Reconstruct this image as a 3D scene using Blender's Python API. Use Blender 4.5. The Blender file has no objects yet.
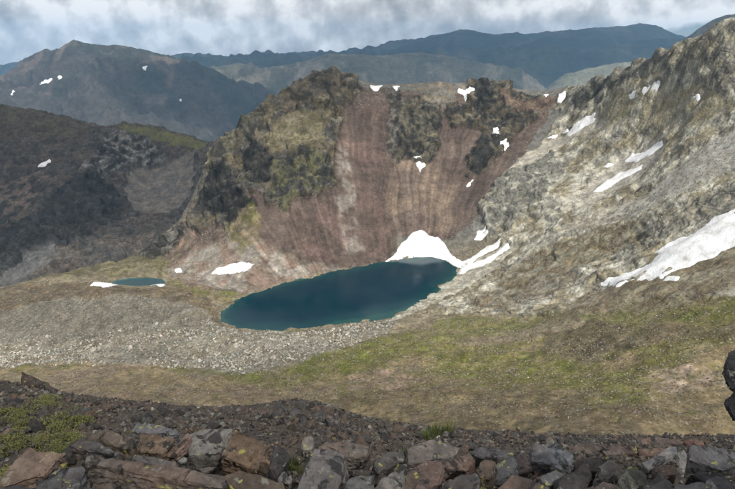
import bpy, bmesh, math, random
import numpy as np
from mathutils import Vector, Matrix
from mathutils.bvhtree import BVHTree

# ------------------------------------------------------------------ camera, sky, sun, exposure
SC = bpy.context.scene
COL = SC.collection
H = 228.0                      # height of the eye above the lake (lake level is z = 0)
FPX = 572.0                    # focal length in photograph pixels (735 wide)
PITCH = math.atan2(200.5, FPX)     # camera looks down
cam = bpy.data.cameras.new('camera')
cam.sensor_width = 36.0
cam.lens = 36.0 * FPX / 735.0
cam.clip_start = 0.1
cam.clip_end = 500000.0
cam_ob = bpy.data.objects.new('camera', cam)
COL.objects.link(cam_ob)
cam_ob.location = (0, 0, H)
cam_ob.rotation_euler = (math.radians(90) - PITCH, 0, 0)
SC.camera = cam_ob

SUN_AZ = math.radians(153)     # clockwise from the view direction (+Y): sun stands to the right, a little behind
SUN_EL = math.radians(47)
EXPOSURE = -0.02
sun_dir = Vector((math.sin(SUN_AZ) * math.cos(SUN_EL), math.cos(SUN_AZ) * math.cos(SUN_EL), math.sin(SUN_EL)))
sl = bpy.data.lights.new('sun', 'SUN')
sl.energy = 5.0
sl.angle = math.radians(0.8)
sl.color = (1.0, 0.95, 0.88)
sun_ob = bpy.data.objects.new('sun', sl)
COL.objects.link(sun_ob)
sun_ob.rotation_euler = (-sun_dir).to_track_quat('-Z', 'Y').to_euler()
sun_ob.location = (200, -100, 600)

SC.view_settings.view_transform = 'Standard'
SC.view_settings.look = 'None'
SC.view_settings.exposure = EXPOSURE
SC.view_settings.gamma = 1.0
SC.view_settings.use_curve_mapping = False
SC.cycles.use_denoising = True
try:
    SC.cycles.denoiser = 'OPENIMAGEDENOISE'
    SC.cycles.denoising_input_passes = 'RGB_ALBEDO_NORMAL'
    SC.cycles.denoising_prefilter = 'ACCURATE'
except Exception:
    pass
SC.cycles.max_bounces = 6
SC.cycles.diffuse_bounces = 2
SC.cycles.glossy_bounces = 2
SC.cycles.transmission_bounces = 2
SC.cycles.transparent_max_bounces = 6
SC.cycles.volume_bounces = 2
SC.cycles.use_adaptive_sampling = True
SC.cycles.adaptive_threshold = 0.02


class NT:
    """small helper to write node trees"""
    def __init__(self, tree):
        self.t = tree
        tree.nodes.clear()

    def n(self, kind, **kw):
        nd = self.t.nodes.new(kind)
        for k, v in kw.items():
            if k.startswith('i_'):
                nd.inputs[k[2:].replace('_', ' ')].default_value = v
            else:
                setattr(nd, k, v)
        return nd

    def l(self, a, b):
        self.t.links.new(a, b)

    def math(self, op, a, b=None, clamp=False):
        m = self.n('ShaderNodeMath', operation=op)
        m.use_clamp = clamp
        for i, v in enumerate((a, b)):
            if v is None:
                continue
            if isinstance(v, (int, float)):
                m.inputs[i].default_value = v
            else:
                self.l(v, m.inputs[i])
        return m.outputs[0]

    def mix(self, fac, a, b, mode='MIX'):
        m = self.n('ShaderNodeMix', data_type='RGBA', blend_type=mode)
        m.clamp_factor = True
        for i, v in ((0, fac), (6, a), (7, b)):
            if isinstance(v, (int, float)):
                m.inputs[i].default_value = v
            elif isinstance(v, tuple):
                m.inputs[i].default_value = v if len(v) == 4 else (*v, 1)
            else:
                self.l(v, m.inputs[i])
        return m.outputs[2]

    def noise(self, vec, scale, detail=4, rough=0.55, dist=0.0):
        nd = self.n('ShaderNodeTexNoise')
        nd.inputs['Scale'].default_value = scale
        nd.inputs['Detail'].default_value = detail
        nd.inputs['Roughness'].default_value = rough
        nd.inputs['Distortion'].default_value = dist
        self.l(vec, nd.inputs['Vector'])
        return nd.outputs['Fac']

    def ramp(self, fac, stops):
        r = self.n('ShaderNodeValToRGB')
        els = r.color_ramp.elements
        while len(els) < len(stops):
            els.new(0.5)
        for e, (p, c) in zip(els, stops):
            e.position = p
            e.color = (c, c, c, 1) if isinstance(c, (int, float)) else (*c, 1)
        self.l(fac, r.inputs[0])
        return r.outputs[0]


def build_world():
    w = bpy.data.worlds.new('World')
    SC.world = w
    w.use_nodes = True
    g = NT(w.node_tree)
    out = g.n('ShaderNodeOutputWorld')
    bg = g.n('ShaderNodeBackground')
    bg.inputs['Strength'].default_value = 0.052
    sky = g.n('ShaderNodeTexSky', sky_type='NISHITA')
    sky.sun_disc = False
    sky.sun_elevation = SUN_EL
    sky.sun_rotation = SUN_AZ
    sky.altitude = 2500
    sky.air_density = 1.0
    sky.dust_density = 0.6
    # broken cloud deck: direction projected on a level sheet, so clouds shrink towards the horizon
    tc = g.n('ShaderNodeTexCoord')
    sp = g.n('ShaderNodeSeparateXYZ')
    g.l(tc.outputs['Generated'], sp.inputs[0])
    z = sp.outputs[2]
    zc = g.math('ADD', g.math('MAXIMUM', z, 0.0), 0.045)
    cx = g.math('DIVIDE', sp.outputs[0], zc)
    cy = g.math('DIVIDE', sp.outputs[1], zc)
    cb = g.n('ShaderNodeCombineXYZ')
    g.l(cx, cb.inputs[0]); g.l(cy, cb.inputs[1])
    big = g.noise(cb.outputs[0], CLOUD['big'], 5, 0.55, 0.3)
    # direction itself, for the puffs of the cloud edge seen from the side
    mp = g.n('ShaderNodeMapping')
    mp.inputs['Scale'].default_value = (1, 1, 1.05)
    mp.inputs['Location'].default_value = CLOUD['loc']
    g.l(tc.outputs['Generated'], mp.inputs[0])
    puff = g.noise(mp.outputs[0], CLOUD['puff'], 7, 0.52, 0.0)
    fine = g.noise(mp.outputs[0], 38.0, 6, 0.6, 0.2)
    dens = g.math('ADD', g.math('MULTIPLY', big, 0.12), g.math('MULTIPLY', puff, 0.88))
    dens = g.math('ADD', dens, g.math('MULTIPLY', g.math('SUBTRACT', fine, 0.5), 0.18))
    # more cloud higher up, an open strip just above the horizon
    up = g.n('ShaderNodeMapRange', interpolation_type='SMOOTHSTEP')
    up.inputs['From Min'].default_value = CLOUD['lo']
    up.inputs['From Max'].default_value = CLOUD['hi']
    up.inputs['To Min'].default_value = CLOUD['b0']
    up.inputs['To Max'].default_value = CLOUD['b1']
    # the deck hangs lower towards the left of the view
    tilt = g.math('ADD', z, g.math('MULTIPLY', sp.outputs[0], CLOUD['tilt']))
    g.l(tilt, up.inputs['Value'])
    d2 = g.math('ADD', dens, up.outputs[0])
    mask = g.ramp(d2, [(0.44, 0.0), (0.58, 1.0)])
    # sunlit tops and grey bases: compare the density with that a little higher up
    mp2 = g.n('ShaderNodeMapping')
    mp2.inputs['Scale'].default_value = (1, 1, 1.05)
    mp2.inputs['Location'].default_value = (CLOUD['loc'][0] + 0.008, CLOUD['loc'][1], CLOUD['loc'][2] + 0.02)
    g.l(tc.outputs['Generated'], mp2.inputs[0])
    puff2 = g.noise(mp2.outputs[0], CLOUD['puff'], 7, 0.52, 0.0)
    lit = g.math('MULTIPLY', g.math('SUBTRACT', puff, puff2), 3.4)
    shade = g.noise(mp.outputs[0], CLOUD['shade'], 3, 0.5, 0.2)
    shade2 = g.math('ADD', g.math('ADD', g.math('MULTIPLY', g.math('SUBTRACT', shade, 0.5), 0.7), 0.5), lit)
    shade2 = g.math('ADD', shade2, g.math('MULTIPLY', g.math('SUBTRACT', fine, 0.5), 0.25))
    ccol = g.ramp(shade2, [(0.12, CLOUD['dark']), (0.44, CLOUD['midc']), (0.74, CLOUD['white'])])
    ccol10 = g.mix(1.0, ccol, (10, 10, 10), 'MULTIPLY')
    col = g.mix(mask, sky.outputs[0], ccol10)
    g.l(col, bg.inputs['Color'])
    g.l(bg.outputs[0], out.inputs[0])


CLOUD = dict(big=0.35, loc=(3.1, 0.4, 1.7), puff=7.5, lo=-0.05, hi=-0.005, b0=-0.30, b1=0.30, tilt=-0.11, shade=6.0,
             dark=(0.74, 0.755, 0.78), midc=(1.25, 1.265, 1.29), white=(2.0, 2.0, 2.0))
build_world()

# ------------------------------------------------------------------ geometry of the view: pixel -> direction
CP, SP = math.cos(PITCH), math.sin(PITCH)


def ray(px, py):
    u, v = (px - 367.5) / FPX, (py - 244.5) / FPX
    return np.array([u, CP - v * SP, -SP - v * CP])


def at_y(px, py, y):
    d = ray(px, py)
    t = y / d[1]
    return (d[0] * t, y, H + d[2] * t)


def at_z(px, py, z):
    d = ray(px, py)
    t = (z - H) / d[2]
    return (d[0] * t, d[1] * t, z)


# ------------------------------------------------------------------ noise
_rng = np.random.RandomState(7)
_perm = _rng.permutation(256).astype(np.int64)
_perm = np.concatenate([_perm, _perm, _perm])
_grad = _rng.normal(size=(256, 3))
_grad /= np.linalg.norm(_grad, axis=1)[:, None]
_grad = _grad.astype(np.float32)


def perlin(p):
    p = np.asarray(p, dtype=np.float64)
    i = np.floor(p).astype(np.int64)
    f = (p - i).astype(np.float32)
    i &= 255
    u = f * f * f * (f * (f * 6 - 15) + 10)
    out = 0
    for dx in (0, 1):
        wx = u[:, 0] if dx else 1 - u[:, 0]
        hx = _perm[(i[:, 0] + dx) & 255]
        for dy in (0, 1):
            wy = u[:, 1] if dy else 1 - u[:, 1]
            hxy = _perm[hx + ((i[:, 1] + dy) & 255)]
            for dz in (0, 1):
                wz = u[:, 2] if dz else 1 - u[:, 2]
                g = _grad[_perm[hxy + ((i[:, 2] + dz) & 255)]]
                d = g[:, 0] * (f[:, 0] - dx) + g[:, 1] * (f[:, 1] - dy) + g[:, 2] * (f[:, 2] - dz)
                out = out + wx * wy * wz * d
    return out * 1.5


def fbm(p, scale, octaves=4, gain=0.5, seed=0.0):
    p = np.asarray(p, dtype=np.float64) / scale + seed * 17.31
    a, s, tot = 1.0, 0, 0.0
    for k in range(octaves):
        s = s + a * perlin(p)
        tot += a
        a *= gain
        p = p * 2.03 + 5.7
    return s / tot


def ridged(p, scale, octaves=4, gain=0.5, seed=0.0):
    p = np.asarray(p, dtype=np.float64) / scale + seed * 11.7
    a, s, tot = 1.0, 0, 0.0
    for k in range(octaves):
        s = s + a * (1 - 2 * np.abs(perlin(p)))
        tot += a
        a *= gain
        p = p * 2.07 + 3.3
    return s / tot


def _h(i):
    return _perm[_perm[_perm[i[:, 0] & 255] + (i[:, 1] & 255)] + (i[:, 2] & 255)]


_jit = _rng.rand(256, 3)
_tilt = _rng.normal(size=(256, 3))
_off = _rng.rand(256) * 2 - 1


def facets(p, scale, tilt=0.6, seed=0.0):
    """angular broken-rock relief: each cell is a plane of its own tilt and height; also returns the cell tone"""
    p = np.asarray(p, float) / scale + seed * 7.77
    i0 = np.floor(p).astype(np.int64)
    best = np.full(len(p), 1e9)
    bid = np.zeros(len(p), np.int64)
    rel = np.zeros((len(p), 3))
    for dx in (-1, 0, 1):
        for dy in (-1, 0, 1):
            for dz in (-1, 0, 1):
                c = i0 + np.array([dx, dy, dz])
                h = _h(c)
                r = p - (c + _jit[h])
                d = (r * r).sum(1)
                m = d < best
                best[m] = d[m]
                bid[m] = h[m]
                rel[m] = r[m]
    return (rel * _tilt[bid]).sum(1) * tilt + _off[bid] * 0.5, _off[bid]


def smooth(a, b, x):
    t = np.clip((x - a) / (b - a), 0, 1)
    return t * t * (3 - 2 * t)


class RBF:
    """surface through control points (kernel r plus a plane)"""
    def __init__(self, pts):
        p = np.array(pts, dtype=np.float64)
        keep, seen = [], set()
        for k, q in enumerate(p):
            key = (round(q[0] / 3), round(q[1] / 3))
            if key not in seen:
                seen.add(key)
                keep.append(k)
        p = p[keep]
        self.c = p[:, :2]
        n = len(p)
        r = np.linalg.norm(self.c[:, None] - self.c[None], axis=2)
        A = np.zeros((n + 3, n + 3))
        A[:n, :n] = r + np.eye(n) * -0.5
        P = np.column_stack([np.ones(n), self.c])
        A[:n, n:] = P
        A[n:, :n] = P.T
        b = np.zeros(n + 3)
        b[:n] = p[:, 2]
        w = np.linalg.solve(A, b)
        self.w, self.a = w[:n], w[n:]

    def __call__(self, x, y):
        x, y = np.asarray(x, float).ravel(), np.asarray(y, float).ravel()
        out = np.empty(len(x))
        for k in range(0, len(x), 20000):
            xs, ys = x[k:k + 20000].astype(np.float32), y[k:k + 20000].astype(np.float32)
            r = np.sqrt((xs[:, None] - self.c[:, 0].astype(np.float32)) ** 2 + (ys[:, None] - self.c[:, 1].astype(np.float32)) ** 2)
            out[k:k + 20000] = r @ self.w.astype(np.float32)
        return out + self.a[0] + self.a[1] * x + self.a[2] * y


def dense(line, step):
    """resample a 3-D polyline"""
    out = []
    for a, b in zip(line[:-1], line[1:]):
        a, b = np.array(a), np.array(b)
        n = max(1, int(np.linalg.norm((b - a)[:2]) / step))
        out += [a + (b - a) * k / n for k in range(n)]
    out.append(np.array(line[-1]))
    return [tuple(q) for q in out]


def poly_sdf(P, x, y):
    """signed distance (inside positive) of points to a polygon"""
    P = np.asarray(P, float)
    d2 = np.full(len(x), 1e18)
    inside = np.zeros(len(x), bool)
    for a, b in zip(P, np.roll(P, -1, axis=0)):
        ex, ey = b - a
        wx, wy = x - a[0], y - a[1]
        t = np.clip((wx * ex + wy * ey) / (ex * ex + ey * ey + 1e-9), 0, 1)
        d2 = np.minimum(d2, (wx - t * ex) ** 2 + (wy - t * ey) ** 2)
        c = (a[1] > y) != (b[1] > y)
        if ey != 0:
            inside ^= c & (x < ex * (y - a[1]) / ey + a[0])
    return np.where(inside, 1, -1) * np.sqrt(d2)


def grid_faces(nr, nc, off=0):
    i = np.arange(nr - 1)[:, None] * nc + np.arange(nc - 1)[None]
    return (np.stack([i, i + 1, i + nc + 1, i + nc], axis=-1).reshape(-1, 4) + off)


def np_mesh(name, v, f, smooth_shade=True):
    """mesh from arrays; f is (n, k) with one k"""
    me = bpy.data.meshes.new(name)
    v = np.asarray(v, np.float32)
    f = np.asarray(f, np.int32)
    k = f.shape[1]
    me.vertices.add(len(v))
    me.vertices.foreach_set('co', v.ravel())
    me.loops.add(f.size)
    me.loops.foreach_set('vertex_index', f.ravel())
    me.polygons.add(len(f))
    me.polygons.foreach_set('loop_start', np.arange(0, f.size, k, dtype=np.int32))
    me.polygons.foreach_set('use_smooth', np.full(len(f), smooth_shade))
    me.update(calc_edges=True)
    return me


def set_col(me, name, rgb):
    a = me.color_attributes.new(name, 'FLOAT_COLOR', 'POINT')
    rgba = np.ones((len(rgb), 4), np.float32)
    rgba[:, :3] = rgb
    a.data.foreach_set('color', rgba.ravel())


def set_float(me, name, val):
    a = me.attributes.new(name, 'FLOAT', 'POINT')
    a.data.foreach_set('value', np.asarray(val, np.float32))


def link(name, me, mat=None, parent=None, label=None, cat=None, group=None, kind=None, loc=None):
    o = bpy.data.objects.new(name, me)
    COL.objects.link(o)
    if mat is not None and me is not None and not me.materials:
        me.materials.append(mat)
    if parent is not None:
        o.parent = parent
    if loc is not None:
        o.location = loc
    for k, v in (('label', label), ('category', cat), ('group', group), ('kind', kind)):
        if v:
            o[k] = v
    return o


def srgb(r, g, b):
    c = np.array([r, g, b]) / 255.0
    return np.where(c <= 0.04045, c / 12.92, ((c + 0.055) / 1.055) ** 2.4)
# ------------------------------------------------------------------ the cirque, the lake basin and the ridges around it
SHORE = [(221, 315), (230, 305), (250, 294), (280, 284), (310, 277), (340, 270), (380, 263), (405, 259), (430, 256),
         (447, 258), (456, 264), (457, 270), (452, 279), (440, 288), (422, 299), (404, 310), (388, 318), (365, 321),
         (340, 324), (300, 328), (262, 331), (237, 329), (223, 322)]
TARN = [(108, 284.5), (116, 280.5), (130, 278), (148, 277.5), (162, 279), (166, 282.5), (160, 285), (135, 286)]
TARN_Z = -4.0
shore = np.array([at_z(x, y, 0)[:2] for x, y in SHORE])
tarn = np.array([at_z(x, y, TARN_Z)[:2] for x, y in TARN])

ctrl = []
# lake shore, level
ctrl += dense([(*p, 0.0) for p in list(shore) + [shore[0]]], 18)
ctrl += dense([(*p, TARN_Z) for p in list(tarn) + [tarn[0]]], 25)
# crest of the cirque wall with the peak on its left and the saddle on its right
crest = [(130, 256, 612), (160, 246, 630), (180, 230, 645), (192, 200, 680), (203, 172, 705), (212, 150, 722), (228, 134, 742), (245, 120, 760),
         (262, 108, 780), (280, 94, 800), (300, 81, 812), (318, 73, 820), (335, 72, 822), (350, 77, 832), (370, 84, 848), (400, 85, 858),
         (430, 83, 868), (460, 84, 874), (485, 80, 880), (500, 84, 884), (525, 90, 886), (545, 92, 884), (558, 93, 880),
         (568, 86, 862), (580, 82, 840), (600, 71, 800), (620, 62, 760), (640, 52, 720), (660, 47, 685), (680, 42, 655), (700, 35, 628),
         (718, 31, 612), (735, 27, 600)]
crest3 = [at_y(c[0], c[1] + (5 if c[0] > 575 else 0), c[2]) for c in crest] + [(430, 560, 262), (520, 480, 285), (640, 400, 300), (760, 300, 310)]
ctrl += dense(crest3, 22)
ctrl += [(x + 20, y + 110, z - 78) for x, y, z in dense(crest3[3:], 60)]
ctrl += [(x + 60, y + 260, z - 190) for x, y, z in dense(crest3[6:], 90)]
# cirque wall and scree below it
for q in [(370, 170, 716), (370, 225, 640), (430, 170, 735), (430, 215, 658), (460, 130, 800), (490, 130, 806), (470, 180, 712), (515, 130, 800), (525, 110, 840),
          (400, 130, 778), (430, 125, 800), (340, 130, 755), (350, 105, 800),
          (310, 150, 706), (310, 110, 765), (310, 220, 612), (335, 190, 668), (282, 170, 668), (290, 135, 725), (250, 200, 632), (230, 222, 612), (250, 250, 567), (285, 255, 565), (200, 252, 588),
          (262, 150, 715), (222, 182, 682), (240, 160, 705), (213, 215, 640), (170, 262, 582), (200, 275, 552), (225, 290, 530), (340, 245, 610),
          # right flank
          (735, 62, 585), (735, 110, 548), (735, 150, 494), (735, 185, 452), (735, 215, 420), (735, 250, 378), (735, 283, 338), (735, 330, 288), (735, 380, 240), (735, 415, 208),
          (690, 72, 630), (690, 100, 612), (640, 90, 688), (600, 105, 752), (570, 118, 795), (560, 140, 768), (600, 125, 722), (600, 160, 660), (650, 120, 650), (690, 130, 572), (640, 150, 632), (640, 190, 560),
          (690, 165, 520), (690, 200, 472), (600, 200, 582), (560, 200, 612), (525, 185, 665), (500, 172, 712), (510, 150, 765), (535, 125, 815), (480, 205, 672), (490, 228, 632),
          (520, 235, 592), (560, 240, 545), (600, 240, 512), (640, 240, 474), (680, 240, 432), (480, 250, 598),
          # ground beyond the moraine, towards the valley
          (150, 262, 588), (80, 268, 590), (30, 281, 552), (100, 274, 566)]:
    ctrl.append(at_y(*q))
# basin floor, heights above the lake
for q in [(500, 290, 8), (480, 295, 4), (540, 290, 20), (600, 290, 39), (660, 290, 63), (480, 330, 11), (540, 330, 25), (600, 330, 41), (660, 330, 61),
          (420, 330, 7), (420, 350, 13), (420, 375, 22), (480, 380, 28), (560, 380, 43), (640, 380, 62), (560, 410, 62), (640, 410, 76), (480, 410, 50), (420, 405, 42),
          (300, 350, 3), (300, 372, 6), (200, 340, 4), (200, 365, -2), (200, 382, 9), (260, 382, 11), (330, 388, 20), (0, 385, 16), (100, 388, 18),
          (100, 289, 9), (60, 287, 7), (150, 291, 8), (190, 293, 6), (208, 302, 4), (100, 310, 5), (150, 315, 6), (100, 345, -5), (100, 366, -8), (0, 292, -5), (0, 320, -7), (0, 350, -10), (0, 370, -8),
          (-80, 300, -10), (-80, 350, -10), (370, 340, 5), (350, 365, 9), (40, 300, 5), (262, 345, 3.5), (225, 335, 3)]:
    ctrl.append(at_z(*q))
# the hillside that falls from the viewpoint
for x in (-420, -260, -130, 0, 130, 260):
    for y, z in ((18, 202), (60, 168), (115, 118), (170, 80 if x > -100 else 65)):
        ctrl.append((x, y, z - (abs(x) * 0.12 if x < 0 else abs(x) * 0.02)))
ctrl += [(420, 120, 168), (560, 150, 220), (500, 280, 180), (600, 300, 240)]
# the dark ridge beyond the valley on the left
back = [(-140, 98, 1330), (-60, 104, 1320), (0, 108, 1310), (30, 111, 1320), (70, 119, 1350), (100, 128, 1380), (112, 128, 1390), (125, 124, 1395), (150, 128, 1380), (180, 137, 1350),
        (210, 146, 1310), (245, 160, 1260), (290, 178, 1210)]
back3 = [at_y(*c) for c in back]
ctrl += dense(back3, 35)
ctrl += [(x + 10, y + 130, z - 75) for x, y, z in dense(back3, 90)]
ctrl += [(x + 20, y + 350, z - 230) for x, y, z in dense(back3, 150)]
ctrl += dense([at_y(*q) for q in [(112, 131, 1360), (95, 152, 1240), (80, 178, 1120), (60, 210, 1010), (38, 238, 925), (15, 265, 850)]], 30)
for q in [(150, 150, 1330), (150, 180, 1240), (140, 212, 1090), (185, 165, 1280), (185, 190, 1170), (120, 222, 1000), (105, 240, 900), (170, 215, 1040),
          (30, 145, 1240), (0, 160, 1200), (25, 185, 1110), (50, 165, 1190), (-30, 210, 1050), (0, 225, 1000), (0, 272, 845), (60, 252, 850), (130, 240, 905), (-80, 250, 930), (-80, 160, 1230), (165, 232, 900)]:
    ctrl.append(at_y(*q))
ctrl += [(-330, 700, -105), (-420, 720, -130), (-560, 720, -150), (-260, 740, -85), (-230, 860, -110), (-180, 960, -120), (-700, 700, -170), (-100, 1050, -90)]

surf = RBF(ctrl)
RS = np.exp(np.linspace(math.log(90), math.log(1750), 700))


def hits(poly):
    """polygon of pixels laid on the ground; corners that slip past a crest are drawn back to it"""
    q = [hit(*p) for p in poly]
    r = np.array([np.hypot(*p) for p in q])
    med = np.median(r)
    return np.array([hit(*p, rmax=med * 1.22) if k > med * 1.38 else v for p, k, v in zip(poly, r, q)])


def hit(px, py, lift=0.0, rmax=None):
    """where the ray of a photograph pixel meets the smooth ground (or passes closest to it)"""
    d = ray(px, py)
    t = RS / math.hypot(d[0], d[1])
    x, y, z = d[0] * t, d[1] * t, H + d[2] * t
    gap = z - surf(x, y) - lift
    if rmax is not None:
        k = np.argmin(np.where((RS < rmax) & (RS > rmax * 0.6), gap, 1e9))
        return np.array([x[k], y[k]])
    k = np.argmax(gap < 0)
    if gap[k] >= 0:
        k = np.argmin(gap[150:]) + 150
        return np.array([x[k], y[k]])
    if k > 0:
        f = gap[k - 1] / (gap[k - 1] - gap[k])
        return np.array([x[k - 1] + (x[k] - x[k - 1]) * f, y[k - 1] + (y[k] - y[k - 1]) * f])
    return np.array([x[k], y[k]])


# polar sheet of vertices: finer near, coarser far
NC, NR = 1000, 860
ang = np.radians(np.linspace(-41, 41, NC))
rad = np.concatenate([np.exp(np.linspace(math.log(16), math.log(150), 50))[:-1], np.exp(np.linspace(math.log(150), math.log(1000), 620))[:-1],
                      np.exp(np.linspace(math.log(1000), math.log(1800), NR - 668))])
NR = len(rad)
R_, A_ = np.meshgrid(rad, ang, indexing='ij')
X, Y = (R_ * np.sin(A_)).ravel(), (R_ * np.cos(A_)).ravel()
Z = surf(X, Y)

# ---- ground cover: each polygon is traced in the photograph and laid on the ground
RED, RED2, TAN, GREY = (0.090, 0.070, 0.060), (0.115, 0.091, 0.077), (0.165, 0.130, 0.100), (0.26, 0.245, 0.215)
PALE, ROCK, DARK, BLACK = (0.34, 0.335, 0.29), (0.14, 0.136, 0.122), (0.042, 0.042, 0.038), (0.022, 0.023, 0.022)  # DARK and BLACK: dark crag rock, deepened further to carry its shadows
OLIVE, GREEN, BROWN, HEATH = (0.140, 0.132, 0.055), (0.108, 0.125, 0.032), (0.135, 0.108, 0.072), (0.19, 0.155, 0.098)
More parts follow.
